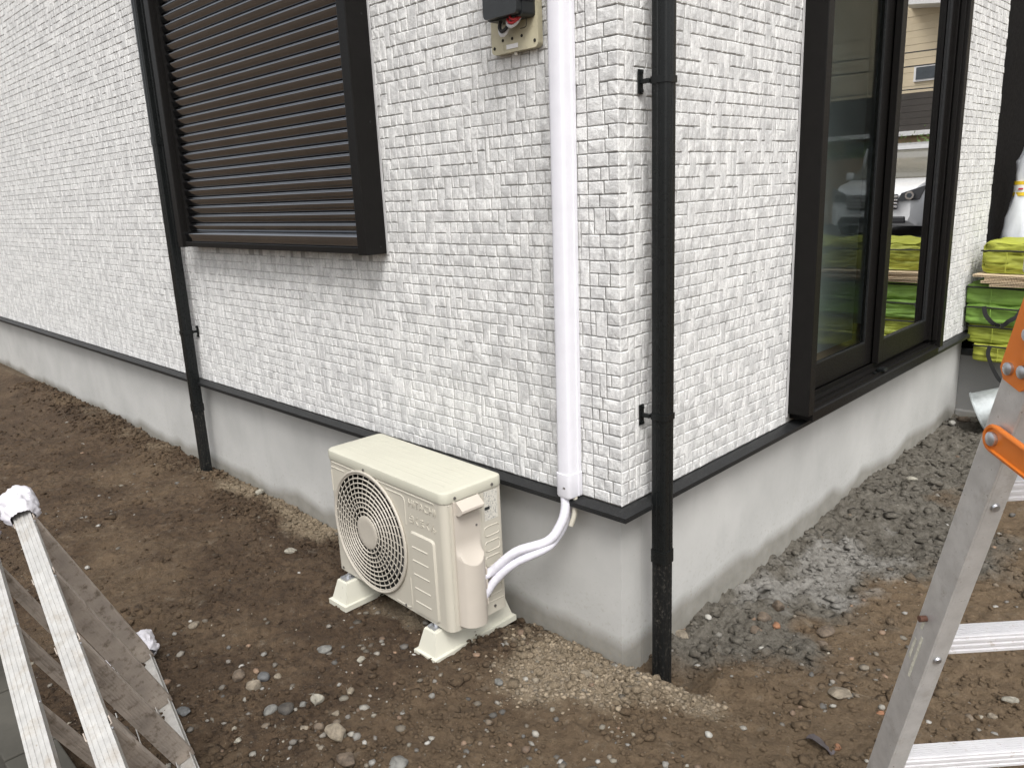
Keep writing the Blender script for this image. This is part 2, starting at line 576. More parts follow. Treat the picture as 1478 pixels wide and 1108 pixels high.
def vnoise(x, y, f, seed):
    """smooth lattice noise in -1..1 for arrays"""
    X, Y = np.asarray(x) * f, np.asarray(y) * f
    xi, yi = np.floor(X).astype(np.int64), np.floor(Y).astype(np.int64)
    fx, fy = X - xi, Y - yi
    fx, fy = fx * fx * fx * (fx * (fx * 6 - 15) + 10), fy * fy * fy * (fy * (fy * 6 - 15) + 10)

    def h(a, b):
        n = (a * 374761393 + b * 668265263 + seed * 974711) & 0x7fffffff
        n = ((n ^ (n >> 13)) * 1274126177) & 0x7fffffff
        n = ((n ^ (n >> 16)) * 668265263) & 0x7fffffff
        return (n & 0xffff) / 32767.5 - 1
    a, b, c, d = h(xi, yi), h(xi + 1, yi), h(xi, yi + 1), h(xi + 1, yi + 1)
    return (a * (1 - fx) + b * fx) * (1 - fy) + (c * (1 - fx) + d * fx) * fy


def fbm(x, y, f, seed, octv=4, gain=0.5):
    s, a = 0, 1.0
    for k in range(octv):
        s = s + a * vnoise(x + 3.1 * k, y - 1.7 * k, f * 2 ** k, seed + k)
        a *= gain
    return s


def sstep(a, b, x):
    t = np.clip((np.asarray(x, float) - a) / (b - a), 0, 1)
    return t * t * (3 - 2 * t)


# ------------------------------------------------------------------ the ground
A_X = [-60, -12, -8.65, -7.3, -6.3, -4.6, -3.42, -2.68, -2.14, -1.3, -0.6, -0.36, -0.05, 0.3, 60]
A_Z = [.07, .07, .07, .06, .025, .01, .01, -.004, -.025, .0, .03, .02, -.015, -.02, 0]
B_Y = [-60, -1, -.1, .1, .45, .85, 1.16, 1.68, 2.2, 2.86, 4, 6, 60]
B_Z = [0, -.01, -.02, -.06, -.075, -.085, -.075, -.065, -.03, -.03, -.015, 0, 0]


def ground_z(x, y, detail=True):
    x, y = np.asarray(x, float), np.asarray(y, float)
    z = np.zeros_like(x) + 0.004
    wa = sstep(-.55, -.02, y) * sstep(.4, -.1, x)
    z = z * (1 - wa) + np.interp(x, A_X, A_Z) * wa
    wb = sstep(.9, .0, x) * sstep(-.25, .1, y)
    z = z * (1 - wb) + np.interp(y, B_Y, B_Z) * wb
    # banked spoil heap along the long wall, hole round the corner downpipe, rim in front of it
    z += .05 * sstep(-.40, -.06, y) * sstep(-3.2, -5.0, x)
    r = np.hypot(x - .10, y - .17)
    z += -.075 * np.exp(-(r / .13) ** 2)
    rim = np.hypot((x - .13) / 1.0, (y + .02) / .55)
    z += .045 * np.exp(-(rim / .14) ** 2)
    rim2 = np.hypot((x - .34), (y - .22))
    z += .030 * np.exp(-(rim2 / .12) ** 2)
    for bx in (-.570, -1.146):
        z += -.016 * sstep(.12, .05, np.abs(x - bx)) * sstep(.30, .20, np.abs(y + .241))
    # street side is a little higher
    z += .30 * sstep(7.0, 10.0, y)
    near = sstep(12, 5, np.abs(x)) * sstep(9, 5, np.abs(y))
    z += near * .016 * fbm(x, y, 1.6, 3, 4)
    pit = np.clip(vnoise(x, y, 9, 411) - .45, 0, 1) * np.clip(vnoise(x, y, 31, 413) + .5, 0, 1)
    z += -near * .030 * pit * (1 if detail else 0)
    if detail:
        mm = mortar_mask(x, y)
        amp = .0080 + .008 * mm
        z += near * amp * fbm(x, y, 7, 21, 5, .62)
        rid = 1 - np.abs(vnoise(x, y, 16, 55))
        z += near * (.007 + .014 * mm) * (rid ** 3 - .35)
        clod = np.clip(vnoise(x, y, 24, 77) - .15, 0, 1)
        z += near * (.011 + .006 * mm) * clod * (1 + .8 * vnoise(x, y, 70, 31))
        clod2 = np.clip(vnoise(x, y, 52, 99) - .1, 0, 1)
        z += near * (.0085 + .004 * mm) * clod2 * (1 + .6 * vnoise(x, y, 90, 37))
    return z


def mortar_mask(x, y):
    n = fbm(x, y, 2.6, 140, 3)
    m = sstep(.66, .26, x + .30 * n - .12 * sstep(.3, 1.4, y)) * sstep(.05, .45, y + .12 * n - .35 * np.clip(x, 0, 1)) * sstep(4.6, 3.8, y)
    return m


def sand_mask(x, y):
    n = fbm(x, y, 5, 240, 3)
    strip = sstep(-.20, -.08, y + .06 * n) * sstep(.0, -.2, x)
    patch = sstep(.36, .16, np.hypot((x + .10) / 1.15, (y + .12) / .85) + .10 * n)
    rim = sstep(.15, .05, np.hypot((x - .22) / 1.6, (y + .0) / .7) + .06 * n)
    under = sstep(.22, .10, np.hypot((x + .80) / 1.5, (y + .22) / .9) + .06 * n) * .9
    return np.clip(np.maximum.reduce([strip * .85 * sstep(-.7, .5, fbm(x, y, 3.1, 640, 3)) * (.35 + .65 * sstep(-4.5, -2.2, x)), patch, rim * .8, under]), 0, 1)


def dry_mask(x, y):
    n = fbm(x, y, 2.2, 340, 3)
    d = sstep(-1.0, .7, x + .3 * n) * .75
    d2 = sstep(-.3, 1.0, n) * .4
    return np.clip(np.maximum(d, d2), 0, 1)


def slurry_mask(x, y):
    n = fbm(x, y, 6, 440, 3)
    a = sstep(.34, .12, np.hypot((x - .22) / .8, (y - 1.25) / 1.5) + .13 * n)
    b = sstep(.2, .05, np.hypot((x - .12), (y - .95) / 1.2) + .08 * n)
    return np.clip(np.maximum(a, b), 0, 1)


def axis_pts(fine0, fine1, step, far):
    fine = np.arange(fine0, fine1 + 1e-6, step)
    out, s, p = [], step, fine1
    while p < far:
        s *= 1.22
        p += s
        out.append(p)
    low, s, p = [], step, fine0
    while p > -far:
        s *= 1.22
        p -= s
        low.append(p)
    return np.array(low[::-1] + list(fine) + out)


def build_ground():
    xs, ys = axis_pts(-4.6, 1.7, .0125, 150), axis_pts(-1.75, 4.2, .0125, 150)
    # thin out where nothing of the ground can be seen (under the house)
    X, Y = np.meshgrid(xs, ys)
    Z = ground_z(X, Y)
    hidden = (X < -.12) & (Y > .12)
    Z = np.where(hidden, -.12, Z)
    nx, ny = len(xs), len(ys)
    co = np.stack([X, Y, Z], -1).reshape(-1, 3)
    idx = np.arange(nx * ny).reshape(ny, nx)
    q = np.stack([idx[:-1, :-1], idx[:-1, 1:], idx[1:, 1:], idx[1:, :-1]], -1).reshape(-1, 4)
    me = bpy.data.meshes.new("ground")
    me.vertices.add(len(co))
    me.vertices.foreach_set('co', co.ravel())
    me.loops.add(q.size)
    me.loops.foreach_set('vertex_index', q.ravel())
    me.polygons.add(len(q))
    me.polygons.foreach_set('loop_start', np.arange(0, q.size, 4))
    me.polygons.foreach_set('use_smooth', np.ones(len(q), bool))
    me.update(calc_edges=True)
    xf, yf = X.ravel(), Y.ravel()
    for nm, fn in (("sand", sand_mask), ("mortar", mortar_mask), ("dry", dry_mask), ("slurry", slurry_mask)):
        at = me.attributes.new(nm, 'FLOAT', 'POINT')
        at.data.foreach_set('value', fn(xf, yf).astype(np.float32))
    o = link_mesh("ground", me, MT['soil'])
    o['kind'] = 'structure'
    return o


build_ground()

road = MB()
road.box(-60, 60, 10.2, 19.5, -.4, .345)
ro = road.build("road", MT['asphalt'])
ro['kind'] = 'structure'

# ------------------------------------------------------------------ the house
H0 = 0.60            # underside of the tiled siding
CH = 0.0414          # height of one course of tiles
WB_END = 4.16
house = empty("house", (0, 0, 0))
tag(house, "new two storey house faced in white split stone tiles on a grey concrete base", "house")
WTOP = 5.4

wallA = MB().box(-12, -.15, .0050, .14, H0, WTOP).build("wall", MT['groove'], house)
wb = MB()
wb.box(-.15, -.0050, .008, 1.25, H0, WTOP)
wb.box(-.15, -.0050, 2.99, WB_END, H0, WTOP)
wb.box(-.15, -.0050, 1.25, 2.99, 2.86, WTOP)
wb.box(-.15, -.02, 1.25, 2.99, H0 - .02, .62)
wallB = wb.build("wall", MT['groove'], house)

# --- individual tiles: W draws one tile's relief in (u, v, depth)
TILE_GAP = .0031


def tile_geo(w, h, nx, nz, seed, amp=.00075):
    rr = random.Random(seed)
    g = TILE_GAP / 2
    u0, u1, v0, v1 = g * 1.15, w - g * 1.15, g * .9, h - g * .9
    v0 += rr.uniform(-.0008, .0008)
    v1 += rr.uniform(-.0006, .0010)
    us = [u0 + .0028 + (u1 - u0 - .0056) * i / nx for i in range(nx + 1)]
    vsx = [v0 + .0028 + (v1 - v0 - .0056) * j / nz for j in range(nz + 1)]
    tilt, tv = rr.uniform(-.0009, .0009), rr.uniform(-.0007, .0007)
    base = rr.uniform(-.0013, .0013)
    P, idx = [], {}
    for j, v in enumerate(vsx):
        for i, u in enumerate(us):
            d = base + tilt * (2 * i / nx - 1) + tv * (2 * j / nz - 1) + rr.uniform(-amp, amp)
            if i in (0, nx) or j in (0, nz):
                d -= .0009
            idx[i, j] = len(P)
            P.append((u + (rr.uniform(-.002, .002) if 0 < i < nx else 0), v + (rr.uniform(-.002, .002) if 0 < j < nz else 0), d))
    F = [(idx[i, j], idx[i + 1, j], idx[i + 1, j + 1], idx[i, j + 1]) for j in range(nz) for i in range(nx)]
    ring = [(i, 0) for i in range(nx)] + [(nx, j) for j in range(nz)] + [(i, nz) for i in range(nx, 0, -1)] + [(0, j) for j in range(nz, 0, -1)]
    mid, back = [], []
    for (i, j) in ring:
        u, v, d = P[idx[i, j]]
        uu = u0 if i == 0 else u1 if i == nx else u
        vv = v0 + rr.uniform(-.0005, .0005) if j == 0 else v1 + rr.uniform(-.0005, .0005) if j == nz else v
        mid.append(len(P))
        P.append((uu, vv, d - .0026))
    for k, (i, j) in enumerate(ring):
        u, v, d = P[mid[k]]
        back.append(len(P))
        P.append((u, v, -.0056))
    n = len(ring)
    for k in range(n):
        k2 = (k + 1) % n
        a, b2 = idx[ring[k]], idx[ring[k2]]
        F.append((mid[k], mid[k2], b2, a))
        F.append((back[k], back[k2], mid[k2], mid[k]))
    return P, F


WIDTHS = [.028, .033, .036, .0414, .0414, .048, .055, .065]


def layout(length, ncourse, seed, skip):
    """list of (u, course, width, rows)"""
    rr = random.Random(seed)
    out = []
    blocked = []
    seam = .125 if seed == 1 else .080
    for k in range(ncourse):
        u, nb = 0.0, []
        first = rr.choice([.0414, .055, .062, .080]) if seed == 1 else rr.choice([.036, .044])
        while u < length:
            w = rr.choice(WIDTHS)
            if u == 0.0:
                w = first
            if u < seam and u + w > seam - .022:
                w = seam - u
            zl, zh, o0, o1 = OPEN[seed]
            if H0 + (k + 1) * CH > zl + .008 and H0 + k * CH < zh and u < o1 and u + w > o0:
                if u < o0 - .014:
                    w = o0 - u
                else:
                    u = o1
                    continue
            w = min(w, length - u)
            if w < .014:
                break
            hitb = next((b for b in blocked if u < b[1] - .001 and u + w > b[0] + .001), None)
            if hitb:
                if u >= hitb[0] - .002:
                    u = hitb[1]
                    continue
                w = hitb[0] - u
                if w < .02:
                    out.append((u, k, max(w, .012), 1))
                    u = hitb[1]
                    continue
            rows = 1
            if rr.random() < .13 and w < .058 and k < ncourse - 1 and u > .001:
                rows = 2
                nb.append((u, u + w))
            out.append((u, k, w, rows))
            u += w
        blocked = nb
    return [t for t in out if not skip(t)]


OPEN = {1: (1.425, 3.05, 1.2075, 3.0505), 2: (.62, 2.90, 1.2085, 3.0335)}


def skipA(t):
    x0, z0 = -(t[0] + t[2]), H0 + t[1] * CH
    return x0 > -3.04 and -t[0] < -1.215 and z0 + CH * t[3] > 1.433 and z0 < 3.05


def skipB(t):
    y0, z0 = t[0], H0 + t[1] * CH
    return y0 + t[2] > 1.215 and y0 < 3.03 and z0 < 2.86


def build_tiles(which, length, ncourse, seed, skip, parent, nkeep):
    lay = layout(length, ncourse, seed, skip)

    def place(u, v, d):
        return (-u, -d, v) if which == 'A' else (d, u, v)
    scored = []
    for t in lay:
        c = np.array(place(t[0] + t[2] / 2, H0 + (t[1] + .5 * t[3]) * CH, 0))
        dv = c - CAM_P
        zc = dv @ CF
        sx, sy = dv @ CR / zc * FPX + IMW / 2, IMH / 2 - dv @ CU / zc * FPX
        inside = zc > 0 and 6 < sx < IMW - 6 and 6 < sy < IMH - 6
        if which == 'A' and -.25 < c[0] < -.11 and c[2] > .6 or which == 'B' and 0.0 < c[1] < .2:
            inside = inside and (which == 'B' and c[1] < .10)
        cosn = abs(dv[1] if which == 'A' else dv[0]) / np.linalg.norm(dv)
        scored.append((t[2] * t[3] * cosn / (dv @ dv) if inside else 0, FPX * CH / max(zc, .1), t))
    order = sorted(range(len(scored)), key=lambda i: -scored[i][0])
    keep = set(order[:nkeep])
    cache = {}
    rest = MB()
    rr = random.Random(seed + 50)
    for i, (sc_, px, t) in enumerate(scored):
        u, k, w, rows = t
        h = rows * CH
        # corner tiles reach round the arris
        u_in = u
        if i in keep:
            key = (round(w, 3), rows, rr.randrange(3))
            if key not in cache:
                P, F = tile_geo(w, h, 4 if w > .05 else 3, 3 * rows, hash(key) & 0xffff)
                mb = MB().add([place(*p) for p in P], F)
                o = mb.build("tile", MT['tile'], parent, smooth=None)
                cache[key] = o.data
            else:
                o = bpy.data.objects.new("tile", cache[key])
                COL.objects.link(o)
                o.parent = parent
            o.location = (-u_in, 0, H0 + k * CH) if which == 'A' else (0, u_in, H0 + k * CH)
        else:
            big = px > 11
            P, F = tile_geo(w, h, 2 if big else 1, 2 * rows if big else 1, rr.random())
            rest.add([place(p[0] + u_in, p[1] + H0 + k * CH, p[2]) for p in P], F)
    o = rest.build("tile_field", MT['tile'], parent)
    o['kind'] = 'stuff'


build_tiles('A', 11.5, 76, 1, skipA, wallA, 190)
build_tiles('B', WB_END, 76, 2, skipB, wallB, 110)

# foundation
fd = MB()
fd.box(-12, -.03, .03, .15, -.4, H0)
fd.box(-.15, -.03, .151, 3.915, -.4, H0)
fd.build("foundation", MT['concrete'], house)

# flashing strip under the siding (profile: z, outward offset)
FE, FB = .0505, H0 - .028


def flashing():
    prof = [(.005, H0 - .0015), (-.012, H0 - .0015), (-.046, H0 - .0095), (-FE, H0 - .0105), (-FE, FB), (-FE + .004, FB), (-FE + .004, H0 - .016), (.004, H0 - .008)]
    m = MB()
    # long wall, mitred at the corner
    vs, n = [], len(prof)
    for (o, z) in prof:
        vs.append((-12, o, z))
    for (o, z) in prof:
        vs.append((-o, o, z))
    for (o, z) in prof:
        vs.append((-o, 3.93, z))
    fs = []
    for s in (0, n):
        fs += [(s + i, s + (i + 1) % n, s + n + (i + 1) % n, s + n + i) for i in range(n)]
    fs += [tuple(range(n)), tuple(range(2 * n, 3 * n))]
    m.add(vs, fs)
    # fixing lip
    return m.build("flashing", MT['flash'], house)


flashing()
rf = MB()
rf.prism([(-.48, WTOP), (6.2, WTOP), (6.2, WTOP + .12), (2.9, WTOP + 1.6), (-.48, WTOP + .12)], lambda u, v, t: (t, u, v), -12.4, .48)
rf.build("roof", MT['roof'], house)
bk = MB()
bk.box(-12, -11.9, .15, 5.8, -.3, WTOP)
bk.box(-12, -.15, 5.8, 5.9, -.3, WTOP)
bk.build("rear_wall", MT['room'], house)

# room behind the glass
rm = MB()
rm.box(-4.2, -.16, .30, 3.9, .56, .60)
rm.build("room_floor", MT['floorwood'], house)
rm = MB()
rm.box(-4.2, -.16, .25, .30, .60, 3.1)
rm.box(-4.2, -.16, 3.80, 3.85, .60, 3.1)
rm.box(-4.25, -4.2, .25, 3.85, .60, 3.1)
rm.box(-4.25, -.16, .25, 3.85, 3.1, 3.15)
rm.build("room_wall", MT['room'], house)
rp = MB().box(-.55, -.50, .8, 3.2, .60, 3.1)
rp.build("added_panel", MT["room"], house)  # added panel close behind the glass, brightens the dark room seen through the left pane
MB().box(-.32, -.27, 1.86, 1.91, .60, 3.1, .004).build("wood_batten", MT["wood"], house) if True else MB().box(-.92, -.84, 2.60, 2.68, .60, 3.1, .004).build("wood_batten", MT['wood'], house)  # upright wooden batten inside the room, behind the left pane

# porch
pm = MB().box(-.15, 1.3, 3.92, 5.9, -.35, .42, .006)
po = pm.build("porch", MT['slabface'])
po['kind'] = 'structure'
pk = MB()
for k in range(4):
    pk.obox((-.028 + k * .40, 3.895 - .004 * (k % 2), -.2), (1, 0, 0), (0, 1, 0), (0, 0, 1), (0, .392), (0, .10), (0, .235), .008)
po2 = pk.build("kerb", MT['slabface'])
po2['kind'] = 'structure'
# black clad wall at the back of the porch: boards
pw = empty("black_siding", (0, 0, 0), house)
for k in range(17):
    MB().box(-.144, .06, 5.302 - .002 * (k % 2), 5.34, .42 + k * .18, .42 + k * .18 + .174, .003).build("board", MT['sidingblk'], pw)
MB().box(-.15, .06, 5.34, 5.5, .42, WTOP).build("backing", MT['sidingblk'], pw)
MB().box(-.15, -.008, WB_END + .012, 5.5, H0 - .18, WTOP).build("side_wall", MT['sidingblk'], pw)


# --- shutter window on the long wall
sw = empty("shutter_window", (-2.13, -.05, 1.42), house)


def put(o, root):
    """meshes are modelled in world coordinates; re-seat under a placed parent"""
    o.parent = root
    o.matrix_parent_inverse = Matrix.Translation(Vector(root_world(root))).inverted()
    return o


def root_world(r):
    v = Vector((0, 0, 0))
    while r:
        v += r.location
        r = r.parent
    return v


WX0, WX1, WZ0, WZ1, WP = -3.050, -1.207, 1.425, 2.90, -.110
put(MB().box(WX1 - .058, WX1, WP, .007, WZ0, WZ1, .003).build("side_frame", MT['black']), sw)
put(MB().box(WX0, WX0 + .058, WP, .007, WZ0, WZ1, .003).build("side_frame", MT['black']), sw)
put(MB().box(WX1 - .088, WX1 - .058, -.080, -.03, WZ0 + .03, WZ1).build("guide_rail", MT['black']), sw)
put(MB().box(WX0 + .058, WX0 + .088, -.080, -.03, WZ0 + .03, WZ1).build("guide_rail", MT['black']), sw)
put(MB().box(WX0 - .01, WX1 + .01, WP - .02, .007, WZ1, 3.06, .004).build("shutter_case", MT['black']), sw)
put(MB().box(WX0 + .058, WX1 - .058, -.098, .007, WZ0 + .004, WZ0 + .030, .002).build("sill", MT['black']), sw)
# bottom rail of the curtain
prof = [(-.050, 1.458), (-.080, 1.458), (-.081, 1.470), (-.088, 1.497), (-.0875, 1.499), (-.080, 1.508), (-.066, 1.512), (-.050, 1.512)]
put(MB().prism(prof, lambda u, v, t: (t, u, v), WX0 + .06, WX1 - .06).build("bottom_rail", MT['slat'], None, 35), sw)
sp = [(-.050, 0), (-.0620, .0008), (-.0640, .0030), (-.0716, .0300), (-.0718, .0315), (-.0712, .0330), (-.0675, .0362), (-.0655, .0370), (-.0630, .0374), (-.0628, .0390), (-.0640, .0400), (-.0625, .0420), (-.0590, .0440), (-.050, .0470)]
slat_mesh = None
SLP = .0472
nsl = 0
zz = 1.5125
while zz + SLP < WZ1 + .02:
    if slat_mesh is None:
        o = MB().prism(sp, lambda u, v, t: (t, u, v), WX0 + .062, WX1 - .062).build("slat", MT['slat'], None, 50)
        slat_mesh = o.data
    else:
        o = bpy.data.objects.new("slat", slat_mesh)
        COL.objects.link(o)
    put(o, sw)
    o.location = (0, 0, zz)
    zz += SLP
put(MB().box(WX0 + .03, WX1 - .03, -.030, -.012, WZ0 + .03, WZ1).build("back_panel", MT['black']), sw)
put(MB().box(WX1, WX1 + .010, -.0055, -.001, WZ0 - .004, WZ1).build('sealant', MT['seal']), sw)
put(MB().box(WX0 - .010, WX0, -.0055, -.001, WZ0 - .004, WZ1).build('sealant', MT['seal']), sw)
for (xx, z_) in ((WX1 - .03, 1.46), (WX1 - .03, 2.1)):
    pass
for z_ in (1.455, 1.95, 2.35):
    put(MB().tube([(WX1 - .001, -.035, z_), (WX1 + .0015, -.035, z_)], .004, 8).build("screw", MT['flash']), sw)

# --- sliding glass door on the short wall
gd = empty("sliding_door", (0, 2.12, .64), house)
DZ1 = 2.86
put(MB().box(-.10, .100, 1.211, 1.267, .645, DZ1, .003).build("side_frame", MT['black']), gd)
put(MB().box(-.10, .100, 2.975, 3.031, .648, DZ1, .003).build("side_frame", MT['black']), gd)
put(MB().box(.016, .050, 2.955, 2.975, .69, DZ1, .002).build("guide_rail", MT['black']), gd)
put(MB().box(.058, .082, 2.960, 2.975, .69, DZ1, .002).build("guide_rail", MT['black']), gd)
put(MB().box(-.10, .105, 1.2, 3.04, DZ1, 3.05, .004).build("shutter_case", MT['black']), gd)
sprof = [(.094, .612), (.094, .650), (.086, .655), (.074, .657), (.074, .667), (.069, .667), (.069, .659), (.047, .662), (.047, .673), (.042, .673), (.042, .664),
         (.010, .669), (.010, .692), (.004, .692), (.004, .674), (-.024, .678), (-.024, .700), (-.030, .700), (-.030, .682), (-.10, .690), (-.10, .605)]
put(MB().prism(sprof, lambda u, v, t: (u, t, v), 1.268, 2.974).build("sill", MT['black']), gd)
put(MB().box(.050, .090, 2.120, 2.175, .664, .682, .004).build("latch", MT['blackpvc']), gd)
put(MB().box(.052, .066, 2.065, 2.085, .664, .673, .002).build("latch", MT['blackpvc']), gd)


def sash(x0, x1, y0, y1, gl0, gl1, gz0, glass, name="sash"):
    m = MB()
    m.box(x0, x1, y0, gl0, .694, DZ1 - .02, .002)
    m.box(x0, x1, gl1, y1, .694, DZ1 - .02, .002)
    m.box(x0 + .0005, x1 - .0005, gl0, gl1, .694, gz0, .002)
    m.box(x0 + .0005, x1 - .0005, gl0, gl1, DZ1 - .09, DZ1 - .02, .002)
    s = put(m.build(name, MT['black']), gd)
    xm = (x0 + x1) / 2
    put(MB().box(xm - .003, xm + .003, gl0 - .004, gl1 + .004, gz0 - .004, DZ1 - .085).build("pane", glass), gd)
    bead = MB()
    bead.box(xm + .0035, x1 - .002, gl0, gl0 + .006, gz0, DZ1 - .09)
    bead.box(xm + .0035, x1 - .002, gl1 - .006, gl1, gz0, DZ1 - .09)
    bead.box(xm + .0035, x1 - .002, gl0 + .006, gl1 - .006, gz0, gz0 + .006)
    put(bead.build("glazing_bead", MT['flash']), gd)


sash(.004, .036, 2.175, 2.954, 2.235, 2.900, .812, GLASS_R)
sash(-.036, -.006, 1.268, 2.235, 1.330, 2.098, .812, GLASS_L)
put(MB().box(-.004, .0765, 1.1985, 1.2105, .647, DZ1, .001).build("sealant", MT['seal']), gd) if False else None
put(MB().box(.001, .0055, 1.199, 1.2105, H0 + .03, DZ1).build("sealant", MT['seal']), gd)
put(MB().box(.001, .0055, 3.0315, 3.043, H0 + .03, DZ1).build("sealant", MT['seal']), gd)

# ------------------------------------------------------------------ downpipes


def pipe_profile(s, ribs=True):
    c = .009
    h = s / 2
    p = []
    for sx, sy, a0 in ((1, 1, 0), (-1, 1, 90), (-1, -1, 180), (1, -1, 270)):
        for k in range(4):
            a = math.radians(a0 + 30 * k)
            p.append((sx * (h - c) + c * math.cos(a), sy * (h - c) + c * math.sin(a)))
        if ribs:   # a shallow groove in the middle of the next face
            if a0 == 0:
                p += [(.006, h), (.004, h - .002), (-.004, h - .002), (-.006, h)]
            elif a0 == 90:
                p += [(-h, .006), (-h + .002, .004), (-h + .002, -.004), (-h, -.006)]
            elif a0 == 180:
                p += [(-.006, -h), (-.004, -h + .002), (.004, -h + .002), (.006, -h)]
            else:
                p += [(h, -.006), (h - .002, -.004), (h - .002, .004), (h, .006)]
    return p


def downpipe(cx, cy, s, zbot, ztop, joints, brackets, wall, label):
    root = empty("downpipe", (cx, cy, zbot))
    tag(root, label, "downpipe", "black downpipes on the house walls")
    pr = pipe_profile(s)
    jz = joints[0]
    MB().prism(pr, lambda u, v, t: (u, v, t), jz - zbot, ztop - zbot).build("pipe", MT['blackpvc'], root, 40)
    pr2 = [(u * .96, v * .96) for u, v in pr]
    MB().prism(pr2, lambda u, v, t: (u, v, t), 0, jz - zbot + .02).build("lower_pipe", MT['pipedusty'], root, 40)
    for j in joints:
        pj = [(u * 1.09, v * 1.09) for u, v in pipe_profile(s, False)]
        MB().prism(pj, lambda u, v, t: (u, v, t), j - zbot - .022, j - zbot + .024).build("collar", MT['blackpvc'], root, 40)
    for b in brackets:
        g = empty("bracket", (0, 0, b - zbot), root)
        pb = [(u * 1.12, v * 1.12) for u, v in pipe_profile(s, False)]
        MB().prism(pb, lambda u, v, t: (u, v, t), -.010, .010).build("band", MT['blackpvc'], g, 40)
        m = MB()
        if wall == 'B':     # runs back (-x) to the wall plane x=0, then a vertical foot
            m.box(-cx + .004, -s / 2 - .002, -s / 2 - .006, -s / 2 + .006, -.007, .007, .002)
            m.box(-cx + .0025, -cx + .0075, -s / 2 - .013, -s / 2 + .011, -.036, .036, .0015)
            m.box(-cx + .0075, -cx + .014, -s / 2 - .006, -s / 2 + .004, .022, .032, .001)
            m.box(-cx + .0075, -cx + .014, -s / 2 - .006, -s / 2 + .004, -.032, -.022, .001)
        else:
            m.box(s / 2 - .006, s / 2 + .006, s / 2 + .002, -cy - .004, -.007, .007, .002)
            m.box(s / 2 - .011, s / 2 + .013, -cy - .0075, -cy - .0025, -.036, .036, .0015)
            m.box(s / 2 - .004, s / 2 + .006, -cy - .014, -cy - .0075, .022, .032, .001)
            m.box(s / 2 - .004, s / 2 + .006, -cy - .014, -cy - .0075, -.032, -.022, .001)
        m.build("wall_bracket", MT['blackpvc'], g)
    return root


downpipe(.070, .135, .057, -.14, 5.3, [.395], [.905, 1.965], 'B', "square black downpipe at the near corner of the house beside the white duct")
downpipe(-3.235, -.062, .060, -.04, 5.3, [.43, 2.02], [.905], 'A', "square black downpipe left of the closed shutter window on the long wall")

# ------------------------------------------------------------------ white pipe duct with wrapped pipes
duct = empty("pipe_duct", (-.2085, 0, .6))
tag(duct, "white plastic pipe duct running down the tiled wall to the air conditioner pipes", "pipe duct")
dp = [(-.0305, -.003), (-.0305, -.046), (-.029, -.056), (-.024, -.063), (-.016, -.066), (.018, -.066), (.025, -.063), (.0285, -.056), (.0295, -.046), (.0295, -.020), (.0335, -.018), (.0335, -.003)]
MB().prism(dp, lambda u, v, t: (u + .0095 * t, v, t), .085, 4.6).build("duct_cover", MT['whitepvc'], duct, 40)
dp2 = [(u * 1.10, v * 1.05 if v < -.01 else v) for u, v in dp]
ecap = MB()
lo = [(u, v, .012 + .0 * u) for u, v in dp2]
hi = [(u, v, .092) for u, v in dp2]
lo2 = [(u * .93, v * .95, .004) for u, v in dp2]
n = len(dp2)
ecap.add(hi + lo + lo2, [(i, (i + 1) % n, n + (i + 1) % n, n + i) for i in range(n)] + [(n + i, n + (i + 1) % n, 2 * n + (i + 1) % n, 2 * n + i) for i in range(n)] + [tuple(range(n))])
ec = ecap.build("end_cap", MT['whitepvc'], duct, 40)
MB().box(.004, .014, -.0712, -.068, .040, .046, .001).build("screw", MT['screw'], ec)
MB().box(-.024, .026, -.055, -.012, .006, .012).build("opening", MT['hole'], ec)

AC_X, AC_Y, AC_Z, AC_W, AC_D, AC_H, AC_A = -.468, -.396, .116, .778, .269, .541, -.038
ca, sa = math.cos(AC_A), math.sin(AC_A)


def acw(x, y, z):
    """unit's local (x from its left edge, y from its front, z from its base) to world"""
    lx = x - AC_W
    return np.array([AC_X + lx * ca - y * sa, AC_Y + lx * sa + y * ca, AC_Z + z])


def catmull(pts, k=8):
    pts = [np.array(p, float) for p in pts]
    P = [2 * pts[0] - pts[1]] + pts + [2 * pts[-1] - pts[-2]]
    out = []
    for i in range(1, len(P) - 2):
        for j in range(k):
            t = j / k
            a, b, c, d = P[i - 1], P[i], P[i + 1], P[i + 2]
            out.append(.5 * ((2 * b) + (c - a) * t + (2 * a - 5 * b + 4 * c - d) * t * t + (3 * b - a - 3 * c + d) * t ** 3))
    out.append(pts[-1])
    return out


def on(px, py, y):
    return hit(px, py, 1, y)


def wrapped(pts, r, name, parent):
    pth = catmull(pts, 14)
    rs = [r * (1 + .016 * math.sin(i * 1.9) + random.uniform(-.010, .010)) for i in range(len(pth))]
    o = MB().tube(pth, rs, 14).build(name, MT['tape'], None, 60)
    put(o, parent)
    return o


